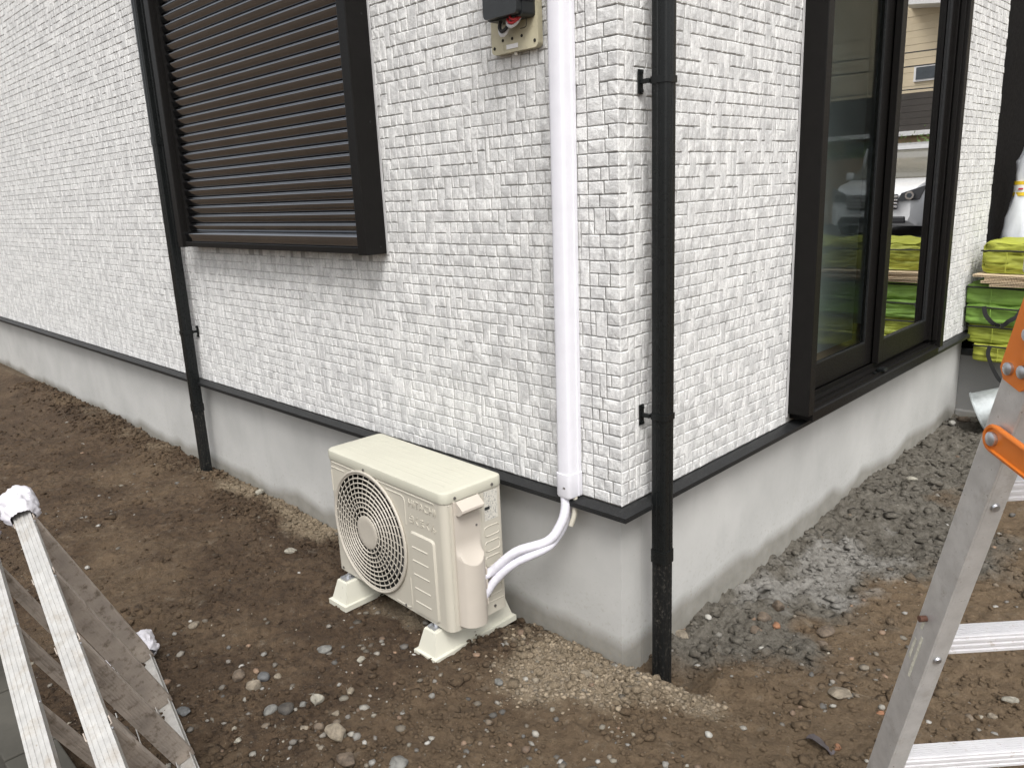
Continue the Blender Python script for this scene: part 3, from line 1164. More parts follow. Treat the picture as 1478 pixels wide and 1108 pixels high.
base = acw(AC_W + .012, .150, .175)
base2 = acw(AC_W + .012, .150, .095)
wrapped([base, on(712, 822, -.215), on(745, 796, -.175), on(790, 781, -.11), on(809, 757, -.075), on(816, 733, -.056), on(815, 708, -.044)], .0170, "wrapped_pipe", duct)
wrapped([base2, on(716, 836, -.215), on(744, 812, -.178), on(786, 792, -.118), on(804, 774, -.070), on(817, 748, -.034), on(818, 712, -.020)], .0158, "wrapped_pipe", duct)
hp = [on(829, 704, -.026), on(830, 722, -.028), on(829, 742, -.036), on(824, 758, -.046)]
put(MB().tube(catmull(hp, 6), .0095, 12, False).build("drain_hose", MT['cream'], None, 60), duct)
e0, e1 = np.array(hp[-1]), np.array(hp[-2])
dd = (e0 - e1) / np.linalg.norm(e0 - e1)
put(MB().tube([e0 - dd * .006, e0 - dd * .001], .0085, 12).build("hose_mouth", MT['hole'], None), duct)

# ------------------------------------------------------------------ meter base
mb_ = empty("meter_box", (-.40, 0, 2.1))
tag(mb_, "black electricity meter box with loose red and white wires on a cream wall plate", "meter box")


def rrect(x0, x1, z0, z1, r, n=5):
    p = []
    for cx, cz, a0 in ((x1 - r, z1 - r, 0), (x0 + r, z1 - r, 90), (x0 + r, z0 + r, 180), (x1 - r, z0 + r, 270)):
        for k in range(n):
            a = math.radians(a0 + 90 * k / (n - 1))
            p.append((cx + r * math.cos(a), cz + r * math.sin(a)))
    return p


put(MB().prism(rrect(-.502, -.292, 2.098, 2.52, .016), lambda u, v, t: (u, t, v), -.003, -.026).build("wall_plate", MT['base'], None, 40), mb_)
bx = MB()
outl = rrect(-.455, -.300, 2.186, 2.50, .012)
fr_ = rrect(-.452, -.303, 2.190, 2.497, .014)
bx.prism(outl, lambda u, v, t: (u, t, v), -.0265, -.085)
put(bx.build("meter_case", MT['meterblk'], None, 40), mb_)
put(MB().prism(fr_, lambda u, v, t: (u, t, v), -.0855, -.108).build("meter_cover", MT['meterblk'], None, 40), mb_)
put(MB().box(-.33, -.296, -.098, -.030, 2.225, 2.49, .008).build("terminal_cover", MT['meterblk'], None), mb_)
for (u, v, rad) in ((-.488, 2.118, .0055), (-.306, 2.118, .0055), (-.448, 2.138, .005), (-.405, 2.138, .005), (-.362, 2.140, .005), (-.315, 2.22, .004)):
    put(MB().tube([(u, -.0262, v), (u, -.0275, v)], rad, 10).build("screw_hole", MT['hole']), mb_)
put(MB().box(-.432, -.380, -.028, -.0262, 2.108, 2.122, .0005).build("label_strip", MT['nwhite']), mb_)
put(MB().tube([(-.40, -.016, 2.099), (-.40, -.016, 2.088)], .006, 10).build("bottom_screw", MT['cream']), mb_)
for (pts, rad, mt) in (([(-.425, -.05, 2.20), (-.428, -.058, 2.165), (-.415, -.062, 2.146), (-.398, -.055, 2.16), (-.392, -.045, 2.20)], .0065, 'whitewire'),
                       ([(-.412, -.062, 2.20), (-.418, -.070, 2.17), (-.405, -.072, 2.155), (-.390, -.06, 2.17), (-.386, -.05, 2.20)], .0055, 'wire'),
                       ([(-.376, -.06, 2.20), (-.380, -.070, 2.178), (-.362, -.076, 2.163), (-.345, -.065, 2.174), (-.338, -.05, 2.20)], .0068, 'whitewire'),
                       ([(-.368, -.072, 2.20), (-.368, -.082, 2.182), (-.352, -.084, 2.170), (-.336, -.07, 2.18), (-.330, -.05, 2.20)], .0045, 'redwire'),
                       ([(-.356, -.078, 2.20), (-.352, -.088, 2.186), (-.340, -.084, 2.178), (-.330, -.06, 2.19)], .004, 'redwire'),
                       ([(-.335, -.04, 2.20), (-.322, -.045, 2.18), (-.325, -.045, 2.160), (-.345, -.05, 2.156)], .0012, 'wire')):
    put(MB().tube(catmull(pts, 6), rad, 8).build("wire", MT[mt], None, 60), mb_)

# ------------------------------------------------------------------ outdoor air-conditioning unit
ac = empty("air_conditioner", acw(AC_W / 2, AC_D / 2, 0))
tag(ac, "ivory outdoor air conditioner unit with round fan guard beside the foundation", "air conditioner")
RINV = Matrix.Rotation(AC_A, 4, 'Z')
ac.rotation_euler = (0, 0, AC_A)


def acl(x, y, z):
    return (x - AC_W / 2, y - AC_D / 2, z)


class AB(MB):
    def fin(self, name, mat, parent=None, smooth=None):
        self.v = [acl(*p) for p in self.v]
        return self.build(name, MT[mat] if isinstance(mat, str) else mat, parent or ac, smooth)


LIDZ = .503
FR = .030
plan = []
for cx, cy, r, a0 in ((AC_W - FR, FR, FR, 270), (AC_W - .012, AC_D - .012, .012, 0), (.012, AC_D - .012, .012, 90), (FR, FR, FR, 180)):
    for k in range(7):
        a = math.radians(a0 + 90 * k / 6)
        plan.append((cx + r * math.cos(a), cy + r * math.sin(a)))
# sides and back: every wall of the plan except the flat front between the two front corners
b = AB()
n = len(plan)
vs = [(x, y, 0) for x, y in plan] + [(x, y, LIDZ) for x, y in plan]
b.add(vs, [(i, i + 1, n + i + 1, n + i) for i in range(n - 1)] + [tuple(range(n))])
b.fin("casing", 'cream', None, 40)
# front panel with the round opening
GC, GR = (.285, .252), .2465
fp = AB()
M_ = 96
x0, x1, z0, z1 = FR, AC_W - FR, 0.0, LIDZ
ang = sorted([2 * math.pi * k / M_ for k in range(M_)] + [math.atan2(z - GC[1], x - GC[0]) % (2 * math.pi) for x in (x0, x1) for z in (z0, z1)])
inner, outer = [], []
for a in ang:
    c, s = math.cos(a), math.sin(a)
    inner.append((GC[0] + GR * c, 0, GC[1] + GR * s))
    t = min([(x1 - GC[0]) / c if c > 1e-9 else (x0 - GC[0]) / c if c < -1e-9 else 9, (z1 - GC[1]) / s if s > 1e-9 else (z0 - GC[1]) / s if s < -1e-9 else 9])
    t = max(t, GR + .0005)
    outer.append((GC[0] + t * c, 0, GC[1] + t * s))
m_ = len(ang)
deep = [(p[0], .060, p[2]) for p in inner]
fp.add(inner + outer, [(i, (i + 1) % m_, m_ + (i + 1) % m_, m_ + i) for i in range(m_)])
fp.fin("front_panel", 'cream', None, 30)
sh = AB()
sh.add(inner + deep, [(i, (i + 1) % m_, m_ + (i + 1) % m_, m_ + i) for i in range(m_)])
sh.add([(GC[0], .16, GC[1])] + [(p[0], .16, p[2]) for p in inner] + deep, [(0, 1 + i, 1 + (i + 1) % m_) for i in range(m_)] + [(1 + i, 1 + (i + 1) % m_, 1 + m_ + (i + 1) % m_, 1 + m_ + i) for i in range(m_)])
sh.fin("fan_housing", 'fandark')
for kb in range(3):
    bl = AB()
    vsb, fsb = [], []
    for i in range(9):
        for j in range(7):
            rr = .05 + .175 * j / 6
            a = 2 * math.pi * kb / 3 + (i / 8 - .5) * 1.5 + .5 * j / 6
            vsb.append((GC[0] + rr * math.cos(a), .070 + .055 * i / 8, GC[1] + rr * math.sin(a)))
    for i in range(8):
        for j in range(6):
            fsb.append((i * 7 + j, i * 7 + j + 1, (i + 1) * 7 + j + 1, (i + 1) * 7 + j))
    bl.add(vsb, fsb)
    bl.fin("fan_blade", 'fanblade', None, 60)
AB().tube([acl_ for acl_ in [(GC[0], .06, GC[1]), (GC[0], .13, GC[1])]], .052, 20).fin("fan_hub", 'fanblade', None, 40)


def gy(r):
    return -.004 - .012 * max(0.0, 1 - (r / .255) ** 2) ** .8


guard = empty("fan_guard", (0, 0, 0), ac)
rim = AB()
for (rr, tr) in ((.2475, .0062), (.2395, .0032)):
    rim.loop([(GC[0] + rr * math.cos(2 * math.pi * k / 72), -.006, GC[1] + rr * math.sin(2 * math.pi * k / 72)) for k in range(72)], tr, 8)
rim.fin("guard_rim", 'grille', guard, 50)
for q in range(8):
    rr = .085 + (.221 - .085) * q / 7
    g = AB()
    g.loop([(GC[0] + rr * math.cos(2 * math.pi * k / 60), gy(rr), GC[1] + rr * math.sin(2 * math.pi * k / 60)) for k in range(60)], .0030, 6)
    g.fin("guard_ring", 'grille', guard, 50)
for q in range(36):
    a0 = 2 * math.pi * q / 36
    r0 = .068 if q % 2 == 0 else .100
    pts = []
    for k in range(8):
        rr = r0 + (.240 - r0) * k / 7
        a = a0 - .16 * max(0.0, (rr - .076) / .164) ** 1.4
        pts.append((GC[0] + rr * math.cos(a), gy(rr) + .0018, GC[1] + rr * math.sin(a)))
    AB().tube(pts, .0017, 5).fin("guard_spoke", 'grille', guard, 50)
hub = AB()
hv, hf = [], []
for j, (rr, dy) in enumerate(((.0695, gy(.07) + .004), (.069, gy(.07) - .0015), (.065, gy(.065) - .003), (.045, gy(.05) - .001), (.0, gy(0) - .001))):
    for k in range(40):
        hv.append((GC[0] + rr * math.cos(2 * math.pi * k / 40), dy, GC[1] + rr * math.sin(2 * math.pi * k / 40)))
for j in range(4):
    for k in range(40):
        k2 = (k + 1) % 40
        hf.append((j * 40 + k, j * 40 + k2, (j + 1) * 40 + k2, (j + 1) * 40 + k))
hub.add(hv, hf)
hub.fin("guard_hub", 'grille', guard, 35)
# lid
ld = AB()


def planx(off, inset=0):
    pts = []
    for cx, cy, r, a0 in ((AC_W - FR, FR, FR, 270), (AC_W - .02, AC_D - .02, .02, 0), (.02, AC_D - .02, .02, 90), (FR, FR, FR, 180)):
        for k in range(7):
            a = math.radians(a0 + 90 * k / 6)
            pts.append((cx + (r + off) * math.cos(a), cy + (r + off) * math.sin(a)))
    return pts


rings = [(.004, LIDZ - .004), (.005, LIDZ - .001), (.005, LIDZ + .026), (.003, LIDZ + .0325), (-.003, LIDZ + .0365), (-.010, AC_H)]
lv, lf = [], []
for off, z in rings:
    lv += [(x, y, z) for x, y in planx(off)]
n = len(plan)
for j in range(len(rings) - 1):
    lf += [(j * n + i, j * n + (i + 1) % n, (j + 1) * n + (i + 1) % n, (j + 1) * n + i) for i in range(n)]
lf.append(tuple((len(rings) - 1) * n + i for i in range(n)))
ld.add(lv, lf)
lid = ld.fin("lid", 'creamtop', None, 35)
for k in range(7):
    yy = .045 + k * .031
    AB().prism([(yy - .006, AC_H - .0005), (yy - .003, AC_H + .0005), (yy + .003, AC_H + .0005), (yy + .006, AC_H - .0005)], lambda u, v, t: (t, u, v), .05, AC_W - .05).fin("lid_rib", 'creamtop', lid, 40)
for (x, y, z) in ((.285, -.006, LIDZ + .010), (AC_W + .006, .045, LIDZ + .011), (AC_W + .006, AC_D - .05, LIDZ + .011), (.50, -.001, .012), (.045, -.001, .014), (AC_W + .001, AC_D - .06, .028)):
    d = (0, -1, 0) if y < 0 else (1, 0, 0)
    AB().tube([(x, y, z), (x + d[0] * .003, y + d[1] * .003, z)], .0055, 10).fin("screw", 'screw')


# pressed ribs on the front
def ridge(pts, w=.0035, h=.0022, name="pressed_rib", mat='cream', face='front'):
    g = AB()
    for i in range(len(pts) - 1):
        p, q = np.array(pts[i], float), np.array(pts[i + 1], float)
        d = (q - p) / np.linalg.norm(q - p)
        nn = np.array([-d[1], d[0]])
        prof = [(-w, .0006), (-w * .4, -h), (w * .4, -h), (w, .0006)]
        L = np.linalg.norm(q - p)

        def fn(u, v, t, p=p, d=d, nn=nn):
            c = p + d * t + nn * u
            return (c[0], v, c[1]) if face == 'front' else (AC_W - v, c[0], c[1])
        g.prism(prof, fn, -.001, L + .001)
    return g.fin(name, mat, None, 50)


ridge([(.036, .488), (.720, .488)], .0045, .003)
ridge([(.030, .466), (.125, .466)])
ridge(rrect(.30, .540, .012, .470, .022)[0:6] + [(.43, .470)])if False else None
ridge([(.425, .470), (.522, .470), (.536, .464), (.541, .450), (.541, .36)])
ridge([(.541, .14), (.541, .030), (.536, .016), (.522, .010), (.44, .010)])
ridge([(.024, .45), (.024, .36)])
pn = AB()
o1, o2 = rrect(.563, .713, .012, .345, .016), rrect(.570, .706, .019, .338, .013)
n = len(o1)
pn.add([(u, .0005, v) for u, v in o1] + [(u, -.007, v) for u, v in o2], [(i, (i + 1) % n, n + (i + 1) % n, n + i) for i in range(n)] + [tuple(range(n, 2 * n))])
pan = pn.fin("raised_panel", 'cream', None, 30)
for z in (.284, .230, .174, .117, .061):
    AB().prism([(z - .004, -.0065), (z, -.0095), (z + .004, -.0065)], lambda u, v, t: (t, v, u), .578, .672).fin("pressed_rib", 'cream', pan)


def text_on_front(s, x0, z0, w, h, name):
    cu = bpy.data.curves.new(name, 'FONT')
    cu.body = s
    cu.extrude = 0.5
    cu.size = 1.0
    to = bpy.data.objects.new(name, cu)
    COL.objects.link(to)
    dg = bpy.context.evaluated_depsgraph_get()
    me = bpy.data.meshes.new_from_object(to.evaluated_get(dg))
    bpy.data.objects.remove(to)
    co = np.array([v.co[:] for v in me.vertices])
    if len(co) == 0:
        return
    mn, mx = co.min(0), co.max(0)
    for v in me.vertices:
        u = (v.co.x - mn[0]) / (mx[0] - mn[0])
        t = (v.co.y - mn[1]) / (mx[1] - mn[1])
        e = (v.co.z - mn[2]) / (mx[2] - mn[2])
        v.co = acl(x0 + u * w, .0005 - .0024 * e, z0 + t * h)
    bmx = bmesh.new()
    bmx.from_mesh(me)
    bmesh.ops.recalc_face_normals(bmx, faces=bmx.faces)
    bmx.to_mesh(me)
    bmx.free()
    me.materials.clear()
    link_mesh(name, me, MT['cream'], ac)


text_on_front("HITACHI", .566, .440, .160, .029, "embossed_lettering")
text_on_front("白くまくん", .566, .374, .158, .036, "embossed_logo")

# valve cover on the right-hand side
vc = AB()
gy0, gy1 = .036, .152
NY, NZ = 14, 40
CYC, CYH = (gy0 + gy1) / 2, (gy1 - gy0) / 2


def lipz(t):
    return .256 + .030 * t * t


def bulge(t):
    return .008 + .046 * max(0.0, 1 - t * t) ** .45


def cover_grid(rows):
    o, f = [], []
    for rw in rows:
        o += rw
    for j_ in range(len(rows) - 1):
        for i_ in range(NY):
            a_ = j_ * (NY + 1) + i_
            f.append((a_, a_ + 1, a_ + NY + 2, a_ + NY + 1))
    vc.add(o, f)


TS = [-1 + 2 * i / NY for i in range(NY + 1)]
low_rows = [[(AC_W + bulge(t), CYC + CYH * t, (.012 - .008 * t) + (lipz(t) - .012 + .008 * t) * k / 10) for t in TS] for k in range(11)]
lip_rows = [[(AC_W + .008 + (bulge(t) - .008) * (1 - k * .05), CYC + CYH * t, lipz(t) + .0035 * k) for t in TS] for k in range(2)]
scoop = []
for k in range(13):
    v = k / 12
    scoop.append([(AC_W + .008 + (bulge(t) - .008) * .95 * (1 - v) ** 2.4, CYC + CYH * t, lipz(t) + .0035 + v * (.345 - lipz(t))) for t in TS])
top_rows = [[(AC_W + .008, CYC + CYH * t, .3485 + (.500 - .3485) * k / 2) for t in TS] for k in range(3)]
for g_ in (low_rows, lip_rows, scoop, top_rows):
    cover_grid(g_)
for side_ in (0, NY):
    edge = [rw[side_] for g_ in (low_rows, lip_rows, scoop, top_rows) for rw in g_]
    vs = edge + [(AC_W - .001, e[1], e[2]) for e in edge]
    k = len(edge)
    vc.add(vs, [(i, i + 1, k + i + 1, k + i) for i in range(k - 1)])
for edge in (low_rows[0], top_rows[-1]):
    vs = list(edge) + [(AC_W - .001, e[1], e[2]) for e in edge]
    k = len(edge)
    vc.add(vs, [(i, i + 1, k + i + 1, k + i) for i in range(k - 1)])
cover = vc.fin("valve_cover", 'cover', None, 50)
hd = AB()
hd.prism([(AC_W + .004, .500), (AC_W + .014, .500), (AC_W + .046, .474), (AC_W + .046, .466), (AC_W + .030, .452), (AC_W + .004, .448)], lambda u, v, t: (u, t, v), .044, .146)
hd.fin("handle_hood", 'cover', cover)
AB().tube([(AC_W + .008, .135, .385), (AC_W + .0105, .135, .385)], .004, 8).fin("screw", 'screw', cover)
ridge([(.158, .005), (.158, .49)], .003, .002, face='side')
ridge([(.020, .005), (.020, .49)], .002, .0015, face='side')
for z in (.335, .275, .215, .155, .095):
    rr_ = rrect(.178, .250, z - .019, z + .019, .012)
    ridge(rr_ + [rr_[0]], .0028, .0022, face='side')
ridge([(.17, .05), (.255, .05)], .003, .002, face='side')
ridge([(.168, .36), (.168, .497), (.250, .497)], .0022, .0014, face='side')
st = AB().box(AC_W + .0004, AC_W + .0012, .182, .246, .378, .492)
st.fin("label_sticker", MT['sticker'])
AB().box(AC_W + .0013, AC_W + .0016, .184, .208, .420, .432).fin("label_bar", 'meterblk')
AB().box(AC_W - .002, AC_W + .030, .150, .158, .065, .215, .003).fin("pipe_shield", 'cover')


# mounting blocks
def mounting_block(x0, x1, label):
    z0, z1 = -.006, .103
    y0, y1 = -.452, -.030
    root = empty("mounting_block", ((x0 + x1) / 2, (y0 + y1) / 2, 0))
    tag(root, label, "mounting block", "plastic mounting blocks under the air conditioner")
    m = MB()
    fl = .011
    cx, cy = (x0 + x1) / 2, (y0 + y1) / 2
    hx, hy = (x1 - x0) / 2, (y1 - y0) / 2
    r = [(hx, hy, z0), (hx, hy, .016), (hx - fl, hy - fl, .018), (hx - fl - .018, hy - fl - .022, z1 - .004), (hx - fl - .021, hy - fl - .025, z1)]
    vs = []
    for a, b2, z in r:
        vs += [(-a, -b2, z), (a, -b2, z), (a, b2, z), (-a, b2, z)]
    fs = [(j * 4 + i, j * 4 + (i + 1) % 4, j * 4 + 4 + (i + 1) % 4, j * 4 + 4 + i) for j in range(len(r) - 1) for i in range(4)] + [tuple(range(16, 20)), (3, 2, 1, 0)]
    m.add(vs, fs)
    m.build("block_body", MT['blockp'], root)
    MB().box(-.020, .020, -hy + .040, -hy + .120, z1 + .0005, z1 + .005, .001).build("channel", MT['steel'], root)
    MB().box(-.020, -.017, -hy + .040, -hy + .120, z1 + .005, z1 + .011).build("channel_lip", MT['steel'], root)
    MB().tube([(0, -hy + .068, z1 + .005), (0, -hy + .068, z1 + .014)], .011, 6).build("nut", MT['steel'], root)
    MB().tube([(0, -hy + .068, z1 + .014), (0, -hy + .068, z1 + .022)], .005, 8).build("bolt", MT['steel'], root)
    MB().box(-hx + .022, hx - .022, -.004, .004, z1 - .001, z1 + .0015, .0005).build("seam", MT['blockp'], root)
    return root


mounting_block(-.632, -.508, "cream plastic mounting block under the pipe side of the air conditioner")
mounting_block(-1.208, -1.084, "cream plastic mounting block under the fan side of the air conditioner")


# ------------------------------------------------------------------ bags, cardboard and oddments on the porch
def soft_box(x0, x1, y0, y1, z0, z1, seed, mat, name, parent, sag=.012, nx=34, ny=14, nz=6, r=.035, wr=1.0):
    bm = bmesh.new()
    bmesh.ops.create_cube(bm, size=2.0)
    bmesh.ops.subdivide_edges(bm, edges=bm.edges[:], cuts=25, use_grid_fill=True)
    cx, cy, cz = (x0 + x1) / 2, (y0 + y1) / 2, (z0 + z1) / 2
    hx, hy, hz = (x1 - x0) / 2, (y1 - y0) / 2, (z1 - z0) / 2
    for v in bm.verts:
        p = v.co.copy()
        q = Vector((p.x * hx, p.y * hy, p.z * hz))
        c = Vector((max(-hx + r, min(hx - r, q.x)), max(-hy + r, min(hy - r, q.y)), max(-hz + r * .8, min(hz - r * .8, q.z))))
        d = q - c
        if d.length > 1e-6:
            q = c + d.normalized() * min(d.length, r)
        w = Vector((q.x * 7 + seed * 3.1, q.y * 7, q.z * 9))
        n1 = mnoise.noise(w)
        n2 = mnoise.noise(Vector((q.x * 22 + seed, q.y * 22, q.z * 34 + q.x * 14)))
        n3 = 1 - abs(mnoise.noise(Vector((q.x * 11 + q.z * 16 + seed * 5, q.y * 9, q.z * 8))))
        dirv = q.normalized() if q.length else Vector((0, 0, 1))
        n4 = 1 - abs(mnoise.noise(Vector((q.x * 17 - q.z * 30 + seed * 2, q.y * 15, q.z * 13 + q.x * 6))))
        q += Vector((0, -1 if p.y < 0 else 1, 0)) * wr * (.014 * n1 + .007 * n2 - .012 * n3 ** 6 - .010 * n4 ** 7) * (1 if abs(p.y) > .99 else .3)
        if p.z > .5:
            q.z += wr * (.014 * n1 + .007 * n2 - .008 * n4 ** 6) - sag * (1 - p.x * p.x) * (1 - p.y * p.y)
        v.co = q + Vector((cx, cy, cz))
    me = bpy.data.meshes.new(name)
    bm.to_mesh(me)
    bm.free()
    o = link_mesh(name, me, MT[mat], None, 80)
    return put(o, parent) if parent else o


def webbing(pts, w, name, parent, t=.004, side=(1, 0, 0)):
    """flat strap following pts; width runs along 'side'"""
    pth = catmull(pts, 8)
    sd = np.array(side, float)
    vs, fs = [], []
    for i, p in enumerate(pth):
        tg = pth[min(i + 1, len(pth) - 1)] - pth[max(0, i - 1)]
        tg /= np.linalg.norm(tg)
        s_ = sd - (sd @ tg) * tg
        s_ /= np.linalg.norm(s_) + 1e-9
        nn = np.cross(tg, s_)
        for a, b2 in ((-1, -1), (1, -1), (1, 1), (-1, 1)):
            vs.append(p + s_ * a * w / 2 + nn * b2 * t / 2)
    k = len(pth)
    for i in range(k - 1):
        for j in range(4):
            j2 = (j + 1) % 4
            fs.append((i * 4 + j, i * 4 + j2, i * 4 + 4 + j2, i * 4 + 4 + j))
    fs += [(3, 2, 1, 0), tuple((k - 1) * 4 + j for j in range(4))]
    return put(MB().add(vs, fs).build(name, MT['strap'], None, 50), parent)


BY = 3.752
bags = [
    (.075, .420, .545, 'lime', 1, "lime holdall at the bottom of the bag stack with a hanging black strap", 1),
    (.030, .540, .672, 'limeb', 2, "lime holdall second from the bottom of the stack on the porch", 0),
    (.012, .668, .800, 'green', 3, "green holdall with two black handle straps in the middle of the stack", 2),
    (.004, .796, .930, 'green', 4, "plain green holdall directly under the cardboard sheets", 0),
    (.066, 1.000, 1.205, 'lime', 5, "lumpy lime holdall on top of the cardboard sheets", 0),
]
for (bx0, bz0, bz1, mt, seed, lab, straps) in bags:
    root = empty("holdall_bag", (.5, 4.0, bz0))
    tag(root, lab, "bag", "holdall bags stacked on the porch")
    rot = .02 * math.sin(seed * 2.3)
    yb = BY + .010 * (seed % 3)
    soft_box(bx0, bx0 + 1.05, yb, yb + .44, bz0, bz1, seed, mt, "bag_body", root, r=.03 if seed < 5 else .055, wr=1.0 if seed < 5 else 1.8)
    zt = bz1 - (.020 if seed < 5 else .06)
    # piping along the top seam and the end
    put(MB().tube(catmull([(bx0 + .004, yb + .30, zt), (bx0 - .002, yb + .10, zt - .004), (bx0 + .012, yb + .004, zt), (bx0 + .14, yb - .006, zt + .002), (bx0 + .4, yb - .008, zt - .003), (bx0 + .9, yb - .006, zt)], 8), .0055, 6).build("piping", MT['strap'], None, 60), root)
    sx = bx0 + .15
    put(MB().tube([(sx, yb - .008, bz0 + .012), (sx + .003, yb - .012, (bz0 + bz1) / 2), (sx, yb - .008, zt - .006)], .0028, 6).build("seam", MT[mt], None, 60), root)
    if straps == 2:
        webbing([(.125, yb - .012, bz1 - .008), (.140, yb - .020, bz1 - .06), (.175, yb - .024, bz0 + .03), (.20, yb - .022, bz0 + .012)], .026, "handle", root)
        webbing([(.335, yb - .012, bz1 - .012), (.315, yb - .022, bz1 - .06), (.275, yb - .026, bz0 + .04), (.245, yb - .022, bz0 + .010), (.20, yb - .023, bz0 + .010)], .026, "handle", root)
    elif straps == 1:
        webbing([(.180, yb - .010, bz1 - .01), (.175, yb - .018, bz1 - .06), (.190, yb - .024, bz0 + .02), (.225, yb - .028, bz0 - .05), (.27, yb - .030, bz0 - .11), (.34, yb - .02, bz0 - .14), (.42, yb - .02, bz0 - .10), (.47, yb - .012, bz0 + .02)], .024, "handle", root)

cards = [(.150, .926, "lowest cardboard sheet of the pile lying on the green bag", .03), (.096, .946, "second cardboard sheet from the bottom of the pile between the bags", -.02),
         (.115, .964, "third cardboard sheet from the bottom of the pile between the bags", .015), (.045, .984, "topmost cardboard sheet of the pile under the lumpy lime bag", -.03)]
for i, (cx0, cz, lab, rz) in enumerate(cards):
    root = empty("cardboard_sheet", (cx0, 3.70 + .006 * i, cz))
    root.rotation_euler = (0, .004 * (i - 1), rz)
    tag(root, lab, "cardboard", "cardboard sheets between the bags")
    t = .0135
    MB().box(0, .95, 0, .46, t * .78, t, .001).build("liner", MT['card'], root)
    MB().box(0, .95, 0, .46, 0, t * .22, .001).build("liner", MT['card'], root)
    fl = MB()
    for k in range(60):
        xx = .004 + k * .0155
        fl.box(xx, xx + .004, .002, .455, t * .22, t * .78)
    fl.box(.001, .949, .008, .458, t * .40, t * .60)
    fl.build("fluting", MT['card'], root)

# white film roll tied at its waist
rl = empty("plastic_film_roll", (.105, 4.42, 1.2))
tag(rl, "crumpled white plastic film roll with yellow tape at its waist above the bags", "plastic roll")
rings = [(-.05, .0, .085, .05), (.02, .005, .088, .055), (.12, .010, .080, .055), (.22, .016, .062, .05), (.27, .020, .052, .045), (.35, .024, .052, .045), (.41, .034, .066, .05), (.50, .060, .094, .055), (.58, .085, .098, .045), (.64, .080, .080, .03)]
vs, fs = [], []
for j, (z, dx, rx, ry) in enumerate(rings):
    for k in range(26):
        a = 2 * math.pi * k / 26
        cr = 1 + .16 * mnoise.noise(Vector((math.cos(a) * 2, math.sin(a) * 2, z * 9))) + .07 * math.sin(5 * a + z * 20)
        zz_ = z + (.05 * math.cos(a) if j >= len(rings) - 2 else 0)
        vs.append((dx + rx * cr * math.cos(a), ry * cr * math.sin(a), zz_))
for j in range(len(rings) - 1):
    for k in range(26):
        k2 = (k + 1) % 26
        fs.append((j * 26 + k, j * 26 + k2, (j + 1) * 26 + k2, (j + 1) * 26 + k))
fs += [tuple(range(26)), tuple((len(rings) - 1) * 26 + k for k in range(26))]
MB().add(vs, fs).build("film", MT['film'], rl, 70)
for z in (.268, .342):
    pts = [(.021 + .0585 * math.cos(2 * math.pi * k / 24), .051 * math.sin(2 * math.pi * k / 24)) for k in range(24)]
    MB().prism(pts, lambda u, v, t: (u, v, t), z, z + .024).build("tape_band", MT['yellow'], rl, 40)
pts = [(.0215 + .0580 * math.cos(2 * math.pi * k / 24), .0505 * math.sin(2 * math.pi * k / 24)) for k in range(24)]
MB().prism(pts, lambda u, v, t: (u, v, t), .2925, .3415).build("paper_label", MT['nwhite'], rl, 40)
MB().box(.004, .032, -.056, -.0535, .309, .320).build("label_mark", MT['redwire'], rl)
MB().box(-.06, .05, 5.286, 5.299, 1.86, 2.12, .004).build("notice_panel", MT['nwhite'], pw)

# zinc bucket tipped over
bkt = empty("bucket", (.175, 3.62, .115))
tag(bkt, "dented zinc bucket lying on its side below the bag stack", "bucket")
ax = Vector((.82, .22, .40)).normalized()
bkt.rotation_euler = ax.to_track_quat('Z', 'Y').to_euler()
pr = [(.128, .0), (.134, .002), (.134, .010), (.128, .012), (.122, .06), (.112, .16), (.100, .28), (.098, .285), (.0, .285), (.0, .281), (.095, .279), (.108, .16), (.124, .004)]
vs, fs = [], []
nn_ = 36
for (r, z) in pr:
    for k in range(nn_):
        a = 2 * math.pi * k / nn_
        rr = r * (1 + .03 * math.sin(2 * a + 1))
        vs.append((rr * math.cos(a), rr * math.sin(a), z))
for j in range(len(pr)):
    j2 = (j + 1) % len(pr)
    for k in range(nn_):
        k2 = (k + 1) % nn_
        fs.append((j * nn_ + k, j * nn_ + k2, j2 * nn_ + k2, j2 * nn_ + k))
MB().add(vs, fs).build("bucket_body", MT['zinc'], bkt, 40)

# ------------------------------------------------------------------ upright stepladder on the right
sl = empty("stepladder", (1.15, -.65, 0))
tag(sl, "upright aluminium stepladder with orange hinge straps standing at the right edge", "stepladder", "aluminium stepladders")
PC0, PC1 = np.array([1.123, -.745, .666]), np.array([1.232, -.832, 1.155])
LD = (PC1 - PC0) / np.linalg.norm(PC1 - PC0)
LE = np.array([.672, .741, 0.0])
LE -= (LE @ LD) * LD
LE /= np.linalg.norm(LE)
LM = np.cross(LD, LE)
LM /= np.linalg.norm(LM)          # away from the camera, into the ladder's depth
LW, FLG, WEB = .42, .030, .049


def at_z(z):
    return PC0 + LD * ((z - PC0[2]) / LD[2])


SBOT, STOP = at_z(.0), at_z(1.53)
LEN = np.linalg.norm(STOP - SBOT)


